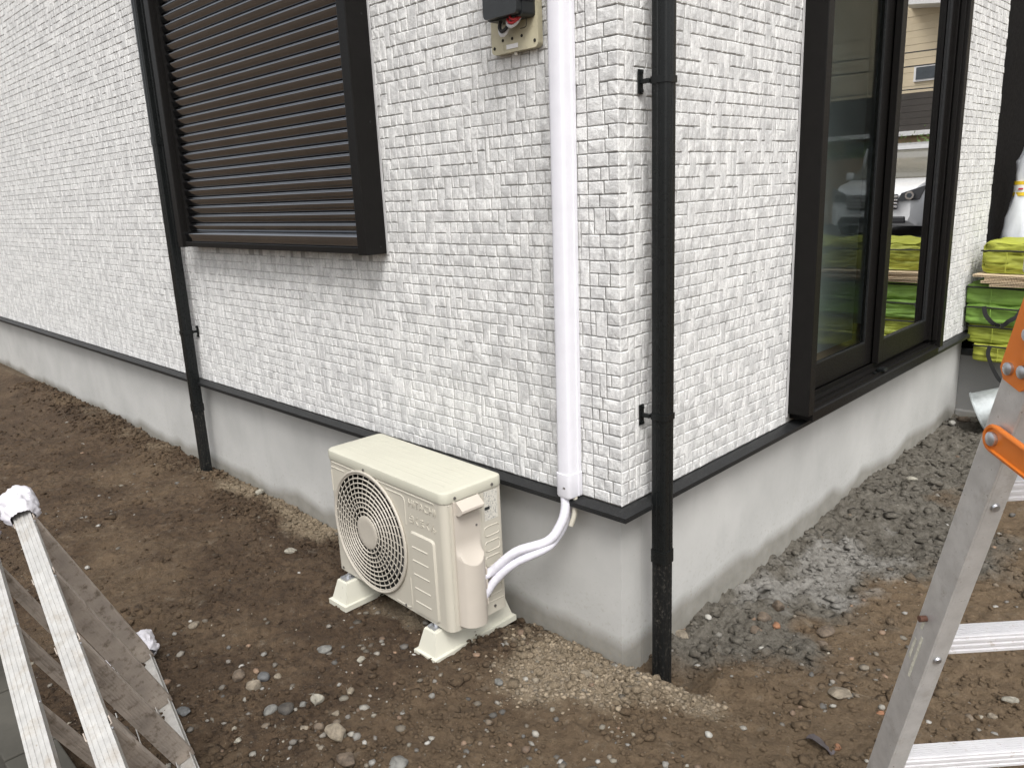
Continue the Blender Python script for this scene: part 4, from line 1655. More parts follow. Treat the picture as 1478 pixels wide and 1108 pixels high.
def rail(o, sgn, name, parent, D, E, Mv, L, mat='alu'):
    """channel: web on the outside face, flanges pointing inwards (along E*sgn)"""
    t = .0035
    r = empty(name, tuple(np.array(o)), None)
    r.parent = parent
    r.location = Vector(o) - root_world(parent)
    m = MB()
    Z0 = np.zeros(3)
    lx = (0, t) if sgn > 0 else (-t, 0)
    m.obox(Z0, E, Mv, D, lx, (0, WEB), (0, L), .0012)
    fx = (t, FLG) if sgn > 0 else (-FLG, -t)
    m.obox(Z0, E, Mv, D, fx, (0.0004, t), (0, L), .0008)
    m.obox(Z0, E, Mv, D, fx, (WEB - t, WEB - .0004), (0, L), .0008)
    m.build("rail_channel", MT[mat], r)
    fo = MB()
    fx2 = (-.004, FLG + .003) if sgn > 0 else (-FLG - .003, .004)
    fo.obox(Z0, E, Mv, D, fx2, (-.004, WEB + .004), (-.001, .035), .003)
    fo.build("rubber_foot", MT['rubber'], r)
    return r


r1 = rail(SBOT, 1, "rail", sl, LD, LE, LM, LEN)
r2 = rail(SBOT + LE * LW, -1, "rail", sl, LD, LE, LM, LEN)
for z in (.380, .669, .959, 1.249):
    o = at_z(z)
    TM = np.array([-LE[1], LE[0], 0.0])
    if TM @ LM < 0:
        TM = -TM
    UZ = np.array([0, 0, 1.0])
    m = MB()
    EE = LE / np.linalg.norm(LE)
    Z0 = np.zeros(3)
    y0 = .016
    m.obox(Z0, EE, TM, UZ, (.004, LW - .004), (y0, .0485), (-.004, 0), .0012)
    for k in range(6):
        yy = y0 + .003 + k * .0052
        m.obox(Z0, EE, TM, UZ, (.006, LW - .006), (yy, yy + .0040), (.0002, .0009))
    m.obox(Z0, EE, TM, UZ, (.004, LW - .004), (y0, y0 + .003), (-.030, -.0042), .0008)
    for k in range(3):
        zz_ = -.028 + k * .009
        m.obox(Z0, EE, TM, UZ, (.006, LW - .006), (y0 - .0018, y0 + .0001), (zz_, zz_ + .004))
    m.obox(Z0, EE, TM, UZ, (.004, LW - .004), (.0455, .0485), (-.020, -.0042), .0008)
    t_ = m.build("tread", MT['treadclean'], sl)
    t_.location = Vector(o) - sl.location
    # rivet on the front flange
    p = o - sl_loc if False else o
    rv = MB()
    c0 = np.array(o) + LE * .015 + LD * (-.036)
    rv.tube([c0 - LM * .0005, c0 - LM * .0035], [.0065, .0050], 10)
    put(rv.build("rivet", MT['steel'], None, 60), sl)
# odd bolts on the web
for (z, fm, mt, ln) in ((.98, .040, 'rust', .012),):
    c0 = at_z(z) + LM * fm * .8
    put(MB().tube([c0 - LE * .0005, c0 - LE * ln], [.0048, .0052], 10).build("bolt", MT[mt], None, 60), sl)
for fm, zz0, zz1 in ((.030, .86, .945), (.046, .89, .93), (.040, .955, .975)):
    c0, c1 = at_z(zz0) + LM * fm * .8, at_z(zz1) + LM * fm * .8
    pm_ = MB().obox(c0, LD, LM, LE, (0, np.linalg.norm(c1 - c0)), (0, .0055), (-.0006, -.0002))
    put(pm_.build("paint_mark", plain("old_paint", (.62, .60, .50), .7, var=.3, nscale=160), None), sl)
# rear frame leans the other way from the hinge
HD = np.array([LD[0], LD[1], 0])
HD /= np.linalg.norm(HD)
D2 = np.array([-LD[0], -LD[1], LD[2]])
TOPC = at_z(1.53) + HD * .075
L2 = LEN * .985
r3o = TOPC - D2 * L2
M2 = np.cross(LE, D2)
M2 /= np.linalg.norm(M2)
r3o = r3o - M2 * 0
rail(r3o, 1, "rear_rail", sl, D2, LE, M2, L2)
rail(r3o + LE * LW, -1, "rear_rail", sl, D2, LE, M2, L2)
for z in (.35, .95):
    oo = r3o + D2 * (z / D2[2])
    m = MB().obox(np.zeros(3), LE, M2, D2, (.004, LW - .004), (.012, .050), (-.003, 0), .001)
    br = m.build("rear_brace", MT['alu'], sl)
    br.location = Vector(oo) - sl.location


def plate(o, ux, uy, un, prof, t, name, mat, parent):
    ux, uy, un = (np.array(q, float) for q in (ux, uy, un))
    m = MB().prism(prof, lambda u, v, w: tuple(np.array(o) + ux * u + uy * v + un * w), 0, t)
    return put(m.build(name, MT[mat], None, 40), parent)


def capsule(L, w, n=9):
    p = [(w * math.cos(a), w * math.sin(a)) for a in np.linspace(math.pi / 2, 3 * math.pi / 2, n)]
    p += [(L + w * math.cos(a), w * math.sin(a)) for a in np.linspace(-math.pi / 2, math.pi / 2, n)]
    return p


# spreader strap: from the front rail towards the rear rail
pv = at_z(1.312) + LM * .018 - LE * .004
SD = -LM * .93 + np.array([0, 0, .09])
SD /= np.linalg.norm(SD)
SU = np.cross(SD, LE)
SU /= np.linalg.norm(SU)
if SU[2] < 0:
    SU = -SU
for off in (0, LW + .008):
    st_ = plate(pv + LE * off, SD, SU, -LE, capsule(.26, .0185), .004, "spreader_strap", 'orange', sl)
    rim_ = MB()
    o0 = pv + LE * off - LE * .004
    pts = [o0 + SD * u * 1.0 + SU * v for u, v in capsule(.26, .0165)]
    rim_.loop(pts, .0032, 6)
    put(rim_.build("strap_edge", MT['orange'], None, 60), sl)
    put(MB().tube([o0, o0 - LE * .005, o0 - LE * .007], [.0095, .0095, .006], 14).build("rivet", MT['steel'], None, 50), sl)
# hinge bracket at the top
hg = at_z(1.398)
for off in (0, LW):
    pl_prof = [(-.004, .14), (WEB + .004, .14), (WEB + .004, .0), (WEB - .008, -.012), (.008, -.012), (-.004, .0)]
    plate(hg + LE * off - LE * .0005, LM, LD, -LE, pl_prof, .004, "hinge_bracket", 'orange', sl)
    plate(hg + LE * off - LE * .0052, -LM, LD, -LE, [(-.02, .03), (.05, .0), (.085, .03), (.085, .12), (-.02, .12)], .0036, "hinge_bracket", 'orange', sl)
    for (a, bb) in ((.036, .006), (.012, .014), (.024, .06)):
        c0 = hg + LE * off + LM * a + LD * bb - LE * .0045
        put(MB().tube([c0, c0 - LE * .004, c0 - LE * .006], [.0085, .0085, .005], 12).build("rivet", MT['steel'], None, 50), sl)
tp = at_z(1.535)
m = MB().obox(np.zeros(3), LE, np.array([-LE[1], LE[0], 0]), np.array([0, 0, 1.0]), (-.004, LW + .004), (-.14, .075), (0, .025), .004)
o_ = m.build("top_step", MT['alu'], sl)
o_.location = Vector(tp) - sl.location

# ------------------------------------------------------------------ stepladder lying on its side
LL = empty("stepladder", (-1.0, -1.35, .05))
tag(LL, "worn aluminium stepladder lying on its side with white cloth covers on its feet", "stepladder", "aluminium stepladders")
PA = np.array([-1.285, -1.175, .045])          # lowest tread, lower rail
PB = np.array([-1.110, -1.495, .755])          # lowest tread, upper rail
rA = np.array([.978, -.192, -.022])
rA /= np.linalg.norm(rA)
rB = np.array([.970, -.125, -.205])
rB /= np.linalg.norm(rB)
wv = PB - PA
WL = np.linalg.norm(wv)
wv /= WL
tv = -np.cross((rA + rB) / 2, wv)
tv /= np.linalg.norm(tv)
RW, RT = .047, .024


def lrail(P, r, inward, tdir, L0, L1, name, mat='aludirty', grooves=True):
    n_ = np.cross(r, tdir)
    n_ /= np.linalg.norm(n_)
    if n_ @ inward < 0:
        n_ = -n_
    td = np.cross(n_, r)
    td /= np.linalg.norm(td)
    if td @ tdir < 0:
        td = -td
    t = .0032
    m = MB()
    m.obox(P, r, td, n_, (L0, L1), (-RW / 2, RW / 2), (-t, 0), .001)
    m.obox(P, r, td, n_, (L0, L1), (-RW / 2, -RW / 2 + t), (.0002, RT), .0008)
    m.obox(P, r, td, n_, (L0, L1), (RW / 2 - t, RW / 2), (.0002, RT), .0008)
    if grooves:
        for k in (-.021, -.010, .001, .012, .022):
            m.obox(P, r, td, n_, (L0, L1), (k - .0034, k + .0034), (-t - .0016, -t + .0001))
    return put(m.build(name, MT[mat]), LL), n_, td


TSP = .312
LEND = 1.75
T_OFF2 = -.118
fr = (0.0, T_OFF2)
for fi, off in enumerate(fr):
    A0, B0 = PA + tv * off, PB + tv * off
    _, nA, tA = lrail(A0, rA, wv, tv, -.10, LEND, "rail")
    _, nB, tB = lrail(B0, rB, -wv, tv, -.10, LEND, "rail")
    for k in range(6 if fi == 0 else 5):
        s = k * TSP + (.0 if fi == 0 else .10)
        a, b2 = A0 + rA * s + nA * .001, B0 + rB * s + nB * .001
        d = b2 - a
        L = np.linalg.norm(d)
        d /= L
        up_ = np.cross(d, tv)
        up_ /= np.linalg.norm(up_)
        if up_ @ rA < 0:
            up_ = -up_
        tt = np.cross(up_, d)
        m = MB()
        wd = .030 if fi == 0 else .016
        m.obox(a, d, tt, up_, (0, L), (-wd, wd), (-.003, 0), .001)
        m.obox(a, d, tt, up_, (0, L), (-wd, -wd + .003), (-.024, -.0032), .0008)
        m.obox(a, d, tt, up_, (0, L), (wd - .003, wd), (-.024, -.0032), .0008)
        nr = 7 if fi == 0 else 3
        for g in range(nr):
            yy = -wd + .004 + g * (2 * wd - .008) / nr
            m.obox(a, d, tt, up_, (.002, L - .002), (yy, yy + .0042), (-.0001, .0013))
        put(m.build("tread" if fi == 0 else "rear_brace", MT['tread']), LL)
        for (pp, nn2, td2) in ((a, nA, tA), (b2, nB, tB)):
            c0 = pp + td2 * (RW / 2 - .001) + nn2 * .012
            put(MB().tube([c0, c0 + td2 * .0025, c0 + td2 * .004], [.0055, .0050, .002], 8).build("rivet", MT['steel'], None, 60), LL)


def cloth_cover(c, d, t, n_, L, a, b2, seed, name):
    """crumpled cloth sleeve: along d from c, half widths a (along t) and b2 (along n_), ending in a rounded cap"""
    vs, fs = [], []
    K, J = 40, 22
    for j in range(J + 1):
        u = j / J
        s = u * L
        shp = 1.0 if u < .62 else max(0.0, 1 - ((u - .62) / .38) ** 2.2) ** .55
        band = -.16 * math.exp(-((u - .30) / .06) ** 2)
        for k in range(K):
            an = 2 * math.pi * k / K
            w = Vector((math.cos(an) * 1.6 + seed, math.sin(an) * 1.6, u * 3.2))
            f = 1 + band + .20 * mnoise.noise(w) + .13 * mnoise.noise(w * 2.7) + .05 * mnoise.noise(w * 5.5) - .12 * (1 - abs(mnoise.noise(w * 1.7))) ** 5
            f *= shp
            f *= .62 + .38 * float(sstep(0, .2, u))
            p = c + d * (s + .012 * mnoise.noise(w * 1.3)) + t * (a * f * math.cos(an)) + n_ * (b2 * f * math.sin(an))
            vs.append(p)
    for j in range(J):
        for k in range(K):
            k2 = (k + 1) % K
            fs.append((j * K + k, j * K + k2, (j + 1) * K + k2, (j + 1) * K + k))
    fs.append(tuple(J * K + k for k in range(K)))
    return put(MB().add(vs, fs).build(name, MT['cloth'], None, 75), LL)


for off, sd in ((0.0, 1.3), (T_OFF2, 4.4)):
    cloth_cover(PB + tv * off - rB * .022, -rB, tv, wv, .17, .054, .050, sd, "foot_cover")
cloth_cover(PA - rA * .010 + tv * .01 + wv * .02, -rA, tv, wv, .16, .050, .046, 7.7, "foot_cover")
cloth_cover(PA + tv * T_OFF2 - rA * .050, -rA, tv, wv, .10, .042, .034, 9.1, "foot_cover")

# ------------------------------------------------------------------ low block wall along the boundary
bw = empty("boundary_wall", (0, -1.55, 0))
tag(bw, "weathered grey concrete block kerb wall along the lower left edge", "block wall")
for k in range(24):
    x0 = -8.0 + k * .40
    for row in range(2):
        z0 = -.10 + row * .10
        MB().box(x0 + .005 + .2 * row, x0 + .395 + .2 * row, -.14 + random.uniform(-.002, .002), .0, z0, z0 + .094, .004).build("block", MT['block'], bw)
MB().box(-8, 2.0, -.125, -.015, -.12, .066).build("mortar_core", MT['block'], bw)


# ------------------------------------------------------------------ stones and loose grit
def rock_mesh(seed, sx, sy, sz, angular=True):
    rr = random.Random(seed)
    bm = bmesh.new()
    if angular:
        for _ in range(26):
            v = Vector((rr.gauss(0, 1), rr.gauss(0, 1), rr.gauss(0, 1))).normalized()
            v *= rr.uniform(.82, 1.05)
            bm.verts.new((v.x * sx, v.y * sy, v.z * sz))
        bmesh.ops.convex_hull(bm, input=bm.verts[:])
        loose = [v for v in bm.verts if not v.link_faces]
        bmesh.ops.delete(bm, geom=loose, context='VERTS')
        bmesh.ops.bevel(bm, geom=bm.edges[:], offset=.12 * min(sx, sy, sz), segments=1, affect='EDGES')
    else:
        bmesh.ops.create_icosphere(bm, subdivisions=3, radius=1.0)
        for v in bm.verts:
            n_ = mnoise.noise(v.co * 1.2 + Vector((seed, seed * .7, 0))) * .22 + mnoise.noise(v.co * 3 + Vector((seed, 0, 0))) * .06
            v.co = Vector((v.co.x * sx * (1 + n_), v.co.y * sy * (1 + n_), v.co.z * sz * (1 + n_)))
    me = bpy.data.meshes.new("stone")
    bm.to_mesh(me)
    bm.free()
    return me


SM = dict(
    tan=stone_mat("stone_tan", (.34, .285, .21), (.20, .165, .12)), grey=stone_mat("stone_grey", (.27, .265, .24), (.15, .145, .13)),
    pale=stone_mat("stone_pale", (.46, .43, .35), (.24, .215, .17)), dark=stone_mat("stone_dark", (.10, .088, .074), (.06, .052, .045)),
    brown=stone_mat("stone_brown", (.20, .15, .105), (.115, .085, .06)), rust=stone_mat("stone_rust", (.38, .18, .09), (.22, .11, .06)),
    blue=stone_mat("stone_bluegrey", (.17, .172, .17), (.10, .10, .10)), mortar=stone_mat("stone_mortar", (.26, .255, .24), (.15, .148, .14)),
    white=stone_mat("stone_white", (.60, .58, .52), (.38, .36, .31)), pink=stone_mat("stone_pink", (.45, .29, .22), (.28, .18, .135)),
)


def ground_hit(px, py):
    z = 0.0
    for _ in range(6):
        p = hit(px, py, 2, z)
        z = float(ground_z(p[0], p[1]))
    return np.array([p[0], p[1], z])


STONES = [
    # px, py, width px, height ratio, kind, angular, label
    (485, 1058, 38, .8, 'tan', 1, "large tan angular stone, biggest of the loose stones at the bottom left of centre"),
    (459, 1011, 28, .85, 'pale', 1, "pale stone with dark blotches just above the largest tan stone"),
    (413, 1024, 28, .6, 'dark', 0, "smooth dark brown cobble among the pale stones"),
    (391, 1026, 22, .7, 'grey', 0, "rounded grey stone left of the dark brown cobble"),
    (366, 989, 27, .9, 'tan', 1, "tan upright stone in the pair nearest the lying stepladder"),
    (345, 976, 26, .8, 'brown', 1, "brown clod of stone behind the tan upright stone"),
    (381, 977, 20, .7, 'blue', 0, "grey pebble right of the tan upright stone"),
    (401, 977, 13, .8, 'tan', 0, "small round tan pebble right of the grey pebble"),
    (437, 1018, 15, .9, 'grey', 1, "small grey stone between the dark cobble and the blotched pale stone"),
    (485, 1031, 16, 1.0, 'tan', 1, "small tan wedge stone above the largest tan stone"),
    (461, 1051, 17, .8, 'brown', 0, "dark brown pebble touching the left of the largest tan stone"),
    (439, 1050, 18, .6, 'tan', 1, "flat tan stone left of the dark brown pebble"),
    (506, 999, 15, 1.1, 'tan', 1, "pointed tan stone standing alone below the air conditioner"),
    (521, 952, 14, .9, 'pale', 1, "pale broken stone in front of the fan side mounting block"),
    (468, 938, 22, .45, 'grey', 0, "flat oval grey pebble left of the fan side mounting block"),
    (420, 794, 21, .6, 'pale', 1, "pale stone lying alone left of the fan guard"),
    (281, 903, 20, .7, 'tan', 1, "tan triangular stone right of the small cloth foot cover"),
    (375, 712, 18, .8, 'pale', 1, "pale stone at the wall foot between the far downpipe and the air conditioner"),
    (265, 1027, 24, .45, 'blue', 1, "flat blue grey stone right of the lying stepladder"),
    (343, 1070, 15, .6, 'pale', 1, "flat pale chip near the bottom edge left of centre"),
    (500, 1100, 40, .5, 'brown', 1, "broad brown stone cut by the bottom edge of the picture"),
    (575, 1103, 34, .5, 'grey', 0, "broad grey stone cut by the bottom edge right of the brown one"),
    (1213, 1001, 38, .45, 'tan', 1, "flat tan slab of stone between the corner downpipe and the upright stepladder"),
    (1023, 1061, 14, .7, 'white', 0, "round white pebble on the dirt below the corner downpipe"),
    (983, 918, 30, .7, 'tan', 1, "tan stone at the rim of the hole beside the corner downpipe"),
    (1123, 880, 24, 1.0, 'brown', 1, "upright brown stone set in the grey mortar by the short wall"),
    (1103, 893, 22, .8, 'brown', 0, "rounded brown stone left of the upright brown stone in the mortar"),
    (1120, 905, 18, .6, 'rust', 1, "reddish stone below the upright brown stone in the mortar"),
    (1092, 908, 22, .6, 'brown', 1, "low brown stone left of the reddish stone"),
    (1192, 912, 30, .4, 'brown', 0, "long brown stone at the edge of the grey mortar"),
    (1187, 928, 20, .6, 'brown', 1, "squat brown stone below the long brown stone"),
    (1100, 938, 18, .6, 'white', 1, "white stone on the dirt in front of the mortar"),
    (1022, 907, 11, .8, 'white', 0, "small white pebble beside the corner downpipe hole"),
    (1316, 693, 20, .5, 'pale', 1, "flat pale stone chip at the foot of the short wall under the glass door"),
    (1390, 607, 24, .7, 'brown', 1, "brown rubble stone at the inner corner by the porch"),
    (1374, 614, 13, 1.0, 'white', 1, "white rubble stone at the inner corner by the porch"),
    (1208, 1080, 17, .9, 'rust', 1, "reddish block of stone on the dark plastic scrap"),
    (1271, 1030, 16, .6, 'rust', 1, "flat orange brick chip left of the upright stepladder"),
    (1457, 1012, 30, .4, 'pale', 1, "long pale stone right of the upright stepladder rail"),
    (1432, 1034, 16, .8, 'tan', 1, "tan stone below the long pale stone"),
    (1360, 1076, 18, .5, 'pale', 1, "pale flat stone right of the stepladder rail near the bottom edge"),
    (720, 985, 14, .8, 'grey', 0, "grey pebble in front of the pipe side mounting block"),
    (772, 983, 17, .8, 'tan', 1, "tan stone at the edge of the sandy patch by the house corner"),
    (876, 943, 22, .7, 'rust', 1, "orange tinted stone in the sandy patch at the house corner"),
    (845, 975, 26, .5, 'tan', 1, "flat tan stone lump in the sandy patch at the house corner"),
]
for i, (px, py, w, hr, kind, ang, lab) in enumerate(STONES):
    p = ground_hit(px, py)
    dist = (p - CAM_P) @ CF
    r = w / FPX * dist / 2
    sz = r * hr
    me = rock_mesh(i * 13 + 5, r * random.uniform(.92, 1.05), r * random.uniform(.7, .9), sz * .8, bool(ang))
    o = link_mesh("stone", me, SM[kind], None, None if ang else 60)
    # centre of the visible face sits on the pixel; about a third is sunk in the soil
    o.location = (p[0], p[1], p[2] + sz * .25)
    o.rotation_euler = (random.uniform(-.2, .2), random.uniform(-.2, .2), random.uniform(0, 6.28))
    tag(o, lab, "stone", "loose stones on the bare soil")

# dark plastic scrap and pale paper scraps
p = ground_hit(1185, 1077)
scr = MB()
vs, fs = [], []
for j in range(5):
    for i in range(9):
        u, v = i / 8, j / 4
        vs.append((.085 * (u - .5), .035 * (v - .5) * (1 - .4 * u), .010 + .016 * math.sin(u * 3.1 + v) * (1 - v) + .003 * math.sin(9 * u + 5 * v)))
k0 = len(vs)
vs += [(a, b2, c - .0025) for a, b2, c in vs]
for j in range(4):
    for i in range(8):
        a = j * 9 + i
        fs.append((a, a + 1, a + 10, a + 9))
        fs.append((k0 + a + 9, k0 + a + 10, k0 + a + 1, k0 + a))
for i in range(8):
    fs.append((i, k0 + i, k0 + i + 1, i + 1))
    fs.append((36 + i + 1, k0 + 36 + i + 1, k0 + 36 + i, 36 + i))
for j in range(4):
    fs.append((j * 9, j * 9 + 9, k0 + j * 9 + 9, k0 + j * 9))
    fs.append((j * 9 + 8, k0 + j * 9 + 8, k0 + j * 9 + 17, j * 9 + 17))
so = scr.add(vs, fs).build("plastic_scrap", MT['scrap'], None, 50, loc=tuple(p))
so.rotation_euler = (.1, .1, -.25)
tag(so, "curled dark plastic scrap on the dirt near the bottom right", "scrap")
p = ground_hit(768, 886)
cb = MB()
vs, fs = [], []
for j in range(7):
    for i in range(12):
        a, u = 2 * math.pi * i / 12, j / 6
        w = Vector((math.cos(a) * 1.5, math.sin(a) * 1.5, u * 3))
        f = .013 * math.sin(math.pi * (.08 + .84 * u)) * (1 + .5 * mnoise.noise(w * 1.7))
        vs.append((.055 * (u - .5), f * 1.2 * math.cos(a), f * math.sin(a) + .006))
for j in range(6):
    for i in range(12):
        i2 = (i + 1) % 12
        fs.append((j * 12 + i, j * 12 + i2, j * 12 + 12 + i2, j * 12 + 12 + i))
fs += [tuple(range(12)), tuple(72 + i for i in range(12))]
so = cb.add(vs, fs).build("tape_scrap", MT['film'], None, 50, loc=tuple(p))
so.rotation_euler = (0, 0, -.6)
tag(so, "crumpled white tape scrap at the wall foot behind the air conditioner", "scrap")


def ico():
    bm = bmesh.new()
    bmesh.ops.create_icosphere(bm, subdivisions=1, radius=1.0)
    bm.verts.index_update()
    v = np.array([q.co[:] for q in bm.verts])
    f = np.array([[q.index for q in t.verts] for t in bm.faces])
    bm.free()
    return v, f


ICV, ICF = ico()


def scatter(name, pts, size, tones=None, mat=None, flat=.65, sink=.15, jit=.28):
    n = len(pts)
    nv = len(ICV)
    J = 1 + RNG.uniform(-jit, jit, (n, nv, 1))
    S = size[:, None, None] * RNG.uniform(.65, 1.25, (n, 1, 3)) * np.array([1, 1, flat])
    V = ICV[None] * J * S
    a = RNG.uniform(0, 6.283, n)
    c, s = np.cos(a)[:, None], np.sin(a)[:, None]
    X = V[..., 0] * c - V[..., 1] * s
    Y = V[..., 0] * s + V[..., 1] * c
    z0 = ground_z(pts[:, 0], pts[:, 1]) + size * flat * (1 - 2 * sink) * .6
    co = np.stack([X + pts[:, 0:1], Y + pts[:, 1:2], V[..., 2] + z0[:, None]], -1).reshape(-1, 3)
    q = (ICF[None] + (np.arange(n) * nv)[:, None, None]).reshape(-1, 3)
    me = bpy.data.meshes.new(name)
    me.vertices.add(len(co))
    me.vertices.foreach_set('co', co.ravel())
    me.loops.add(q.size)
    me.loops.foreach_set('vertex_index', q.ravel())
    me.polygons.add(len(q))
    me.polygons.foreach_set('loop_start', np.arange(0, q.size, 3))
    me.update(calc_edges=True)
    if tones is not None:
        at = me.attributes.new("tone", 'FLOAT_COLOR', 'POINT')
        col = np.concatenate([np.repeat(tones, nv, 0), np.ones((n * nv, 1))], 1)
        at.data.foreach_set('color', col.astype(np.float32).ravel())
    else:
        xf, yf = co[:, 0], co[:, 1]
        for nm, fn in (("sand", sand_mask), ("mortar", mortar_mask), ("dry", dry_mask), ("slurry", slurry_mask)):
            at = me.attributes.new(nm, 'FLOAT', 'POINT')
            at.data.foreach_set('value', fn(xf, yf).astype(np.float32))
    o = link_mesh(name, me, mat)
    o['kind'] = 'stuff'
    return o


def in_yard(n, x0, x1, y0, y1, dens):
    out = []
    tot = 0
    while tot < n:
        p = np.stack([RNG.uniform(x0, x1, n), RNG.uniform(y0, y1, n)], 1)
        ok = ~((p[:, 0] < -.035) & (p[:, 1] > .025)) & ((p[:, 1] > -1.52) | (p[:, 0] > 2.1)) & ~((p[:, 0] < 1.0) & (p[:, 1] > 3.9))
        ok &= RNG.uniform(0, 1, n) < dens(p[:, 0], p[:, 1])
        out.append(p[ok])
        tot += ok.sum()
    return np.concatenate(out)[:n]


def near_w(x, y):
    d2 = (x - CAM_P[0]) ** 2 + (y - CAM_P[1]) ** 2
    return np.clip(5.0 / (d2 + 1.0), .06, 1)


def pow_size(n, lo, hi, e=2.2):
    u = RNG.uniform(0, 1, n)
    return lo + (hi - lo) * u ** e


crumb = in_yard(46000, -6.5, 1.9, -1.6, 4.2, lambda x, y: near_w(x, y) * (.35 + .65 * sstep(-.3, .5, fbm(x, y, 3, 800, 3))))
scatter("soil_crumbs", crumb, pow_size(len(crumb), .0013, .0125, 4.6), None, MT['soil'], .6, .25, .38)
clod_p = in_yard(1500, -6.5, 1.6, -1.5, .6, lambda x, y: near_w(x, y) * sstep(-.1, .7, fbm(x, y, 2.4, 860, 3)) + .15 * sstep(-2.5, -5, x))
scatter("soil_clods", clod_p, pow_size(len(clod_p), .006, .030, 3.0), None, MT["soil"], .5, .42, .36)
foot = in_yard(6500, -7, .3, -.34, .03, lambda x, y: sstep(-.34, -.03, y + .08 * fbm(x, y, 4, 900, 2)))
scatter("rubble_crumbs", foot, pow_size(len(foot), .003, .020, 3.2), None, MT['soil'])
mort = in_yard(3000, -.03, 1.2, .1, 3.9, lambda x, y: mortar_mask(x, y))
scatter("mortar_clods", mort, pow_size(len(mort), .002, .036, 5.0), None, MT['soil'], .42, .48, .42)
PAL = np.array([(.34, .29, .22), (.28, .26, .23), (.42, .38, .30), (.20, .17, .13), (.26, .20, .14), (.56, .53, .46), (.15, .145, .135), (.38, .24, .15), (.36, .33, .28), (.62, .60, .55)])


def tones(n):
    return PAL[RNG.integers(0, len(PAL), n)] * RNG.uniform(.28, .68, (n, 1))


def peb_d(x, y):
    a = np.exp(-(((x + .35) / 1.0) ** 2 + ((y + .95) / .5) ** 2)) * .35
    return near_w(x, y) * (.06 + .9 * sstep(.0, .7, fbm(x, y, 2.2, 700, 3)) * .45 + a)


peb = in_yard(3400, -5.5, 1.9, -1.6, 4.0, peb_d)
scatter("gravel", peb, pow_size(len(peb), .0022, .017, 4.2), tones(len(peb)), MT['stones'], .6, .25)
sg = in_yard(5200, -.75, .45, -.5, .1, lambda x, y: sand_mask(x, y))
scatter("sandy_gravel", sg, pow_size(len(sg), .0016, .011, 4.5), np.array([(.265, .21, .142)]) * RNG.uniform(.5, 1.25, (len(sg), 1)), MT['stones'], .6, .3, .36)

# ------------------------------------------------------------------ across the street (seen in the glass)
car = empty("parked_minivan", (4.85, 15.2, .345))
tag(car, "white minivan parked across the street, seen reflected in the glass door", "minivan")


def hull(secs, name, mat, parent, smooth=35):
    """secs: list of (y, [(x,z)...]) cross-sections with equal counts"""
    k = len(secs[0][1])
    vs, fs = [], []
    for y, p in secs:
        vs += [(x, y, z) for x, z in p]
    for j in range(len(secs) - 1):
        fs += [(j * k + i, j * k + (i + 1) % k, (j + 1) * k + (i + 1) % k, (j + 1) * k + i) for i in range(k)]
    fs += [tuple(range(k)), tuple((len(secs) - 1) * k + i for i in range(k))]
    return MB().add(vs, fs).build(name, MT[mat], parent, smooth)


def sec(w, z0, z1, sh=.12):
    return [(-w, z0 + .1), (-w * .94, z0), (w * .94, z0), (w, z0 + .1), (w, (z0 + z1) / 2), (w * .98, z1 - sh), (w * .88, z1), (-w * .88, z1), (-w * .98, z1 - sh), (-w, (z0 + z1) / 2)]


hull([(-.02, sec(.70, .35, .86)), (.10, sec(.84, .24, .98)), (.30, sec(.90, .22, 1.07)), (1.0, sec(.92, .22, 1.18)), (1.2, sec(.92, .22, 1.20)), (4.6, sec(.92, .22, 1.20)), (4.8, sec(.86, .30, 1.15))], "body", 'carpaint', car)
hull([(1.0, [(-.84, 1.15), (.84, 1.15), (.80, 1.21), (-.80, 1.21)]), (2.0, [(-.84, 1.15), (.84, 1.15), (.70, 1.84), (-.70, 1.84)]), (4.5, [(-.84, 1.15), (.84, 1.15), (.70, 1.84), (-.70, 1.84)]), (4.75, [(-.80, 1.15), (.80, 1.15), (.66, 1.74), (-.66, 1.74)])], "windows", 'carglass', car)
hull([(1.92, [(-.72, 1.80), (.72, 1.80), (.66, 1.88), (-.66, 1.88)]), (2.3, [(-.73, 1.82), (.73, 1.82), (.66, 1.95), (-.66, 1.95)]), (4.4, [(-.73, 1.82), (.73, 1.82), (.66, 1.95), (-.66, 1.95)]), (4.7, [(-.69, 1.76), (.69, 1.76), (.62, 1.86), (-.62, 1.86)])], "roof", 'carpaint', car)
for s in (-1, 1):
    MB().prism([(s * .80, 1.17), (s * .86, 1.17), (s * .73, 1.84), (s * .68, 1.84)], lambda u, v, t: (u, t, v), 0, .07).build("pillar", MT['carpaint'], car).location = (0, 1.5, 0)
    h = MB()
    vsx = [(s * .46, -.06, .74), (s * .84, .06, .76), (s * .90, .26, 1.04), (s * .52, .0, .90)]
    h.add(vsx + [(x, y - .05, z) for x, y, z in vsx], [(0, 1, 2, 3), (7, 6, 5, 4), (0, 4, 5, 1), (1, 5, 6, 2), (2, 6, 7, 3), (3, 7, 4, 0)])
    hl = h.build("headlight", MT['cartrim'], car)
    MB().tube([(s * .68, .03, .85), (s * .68, -.075, .85)], .085, 20).build("lamp", MT['chrome'], hl)
    MB().tube([(s * .68, .03, .85), (s * .68, -.08, .85)], .05, 16).build("lamp", MT['nglass'], hl)
    MB().box(s * .98 - .09, s * .98 + .09, 1.30, 1.42, 1.18, 1.34, .03).build("wing_mirror", MT['carpaint'], car)
    for yy in (.95, 3.9):
        w_ = MB().tube([(s * .70, yy, .33), (s * .91, yy, .33)], .33, 26).build("wheel", MT['rubber'], car, 40)
        MB().tube([(s * .905, yy, .33), (s * .925, yy, .33)], .21, 20).build("rim", MT['chrome'], w_, 40)
gr = MB().box(-.45, .45, -.07, .02, .58, .88, .02).build("grille", MT['cartrim'], car)
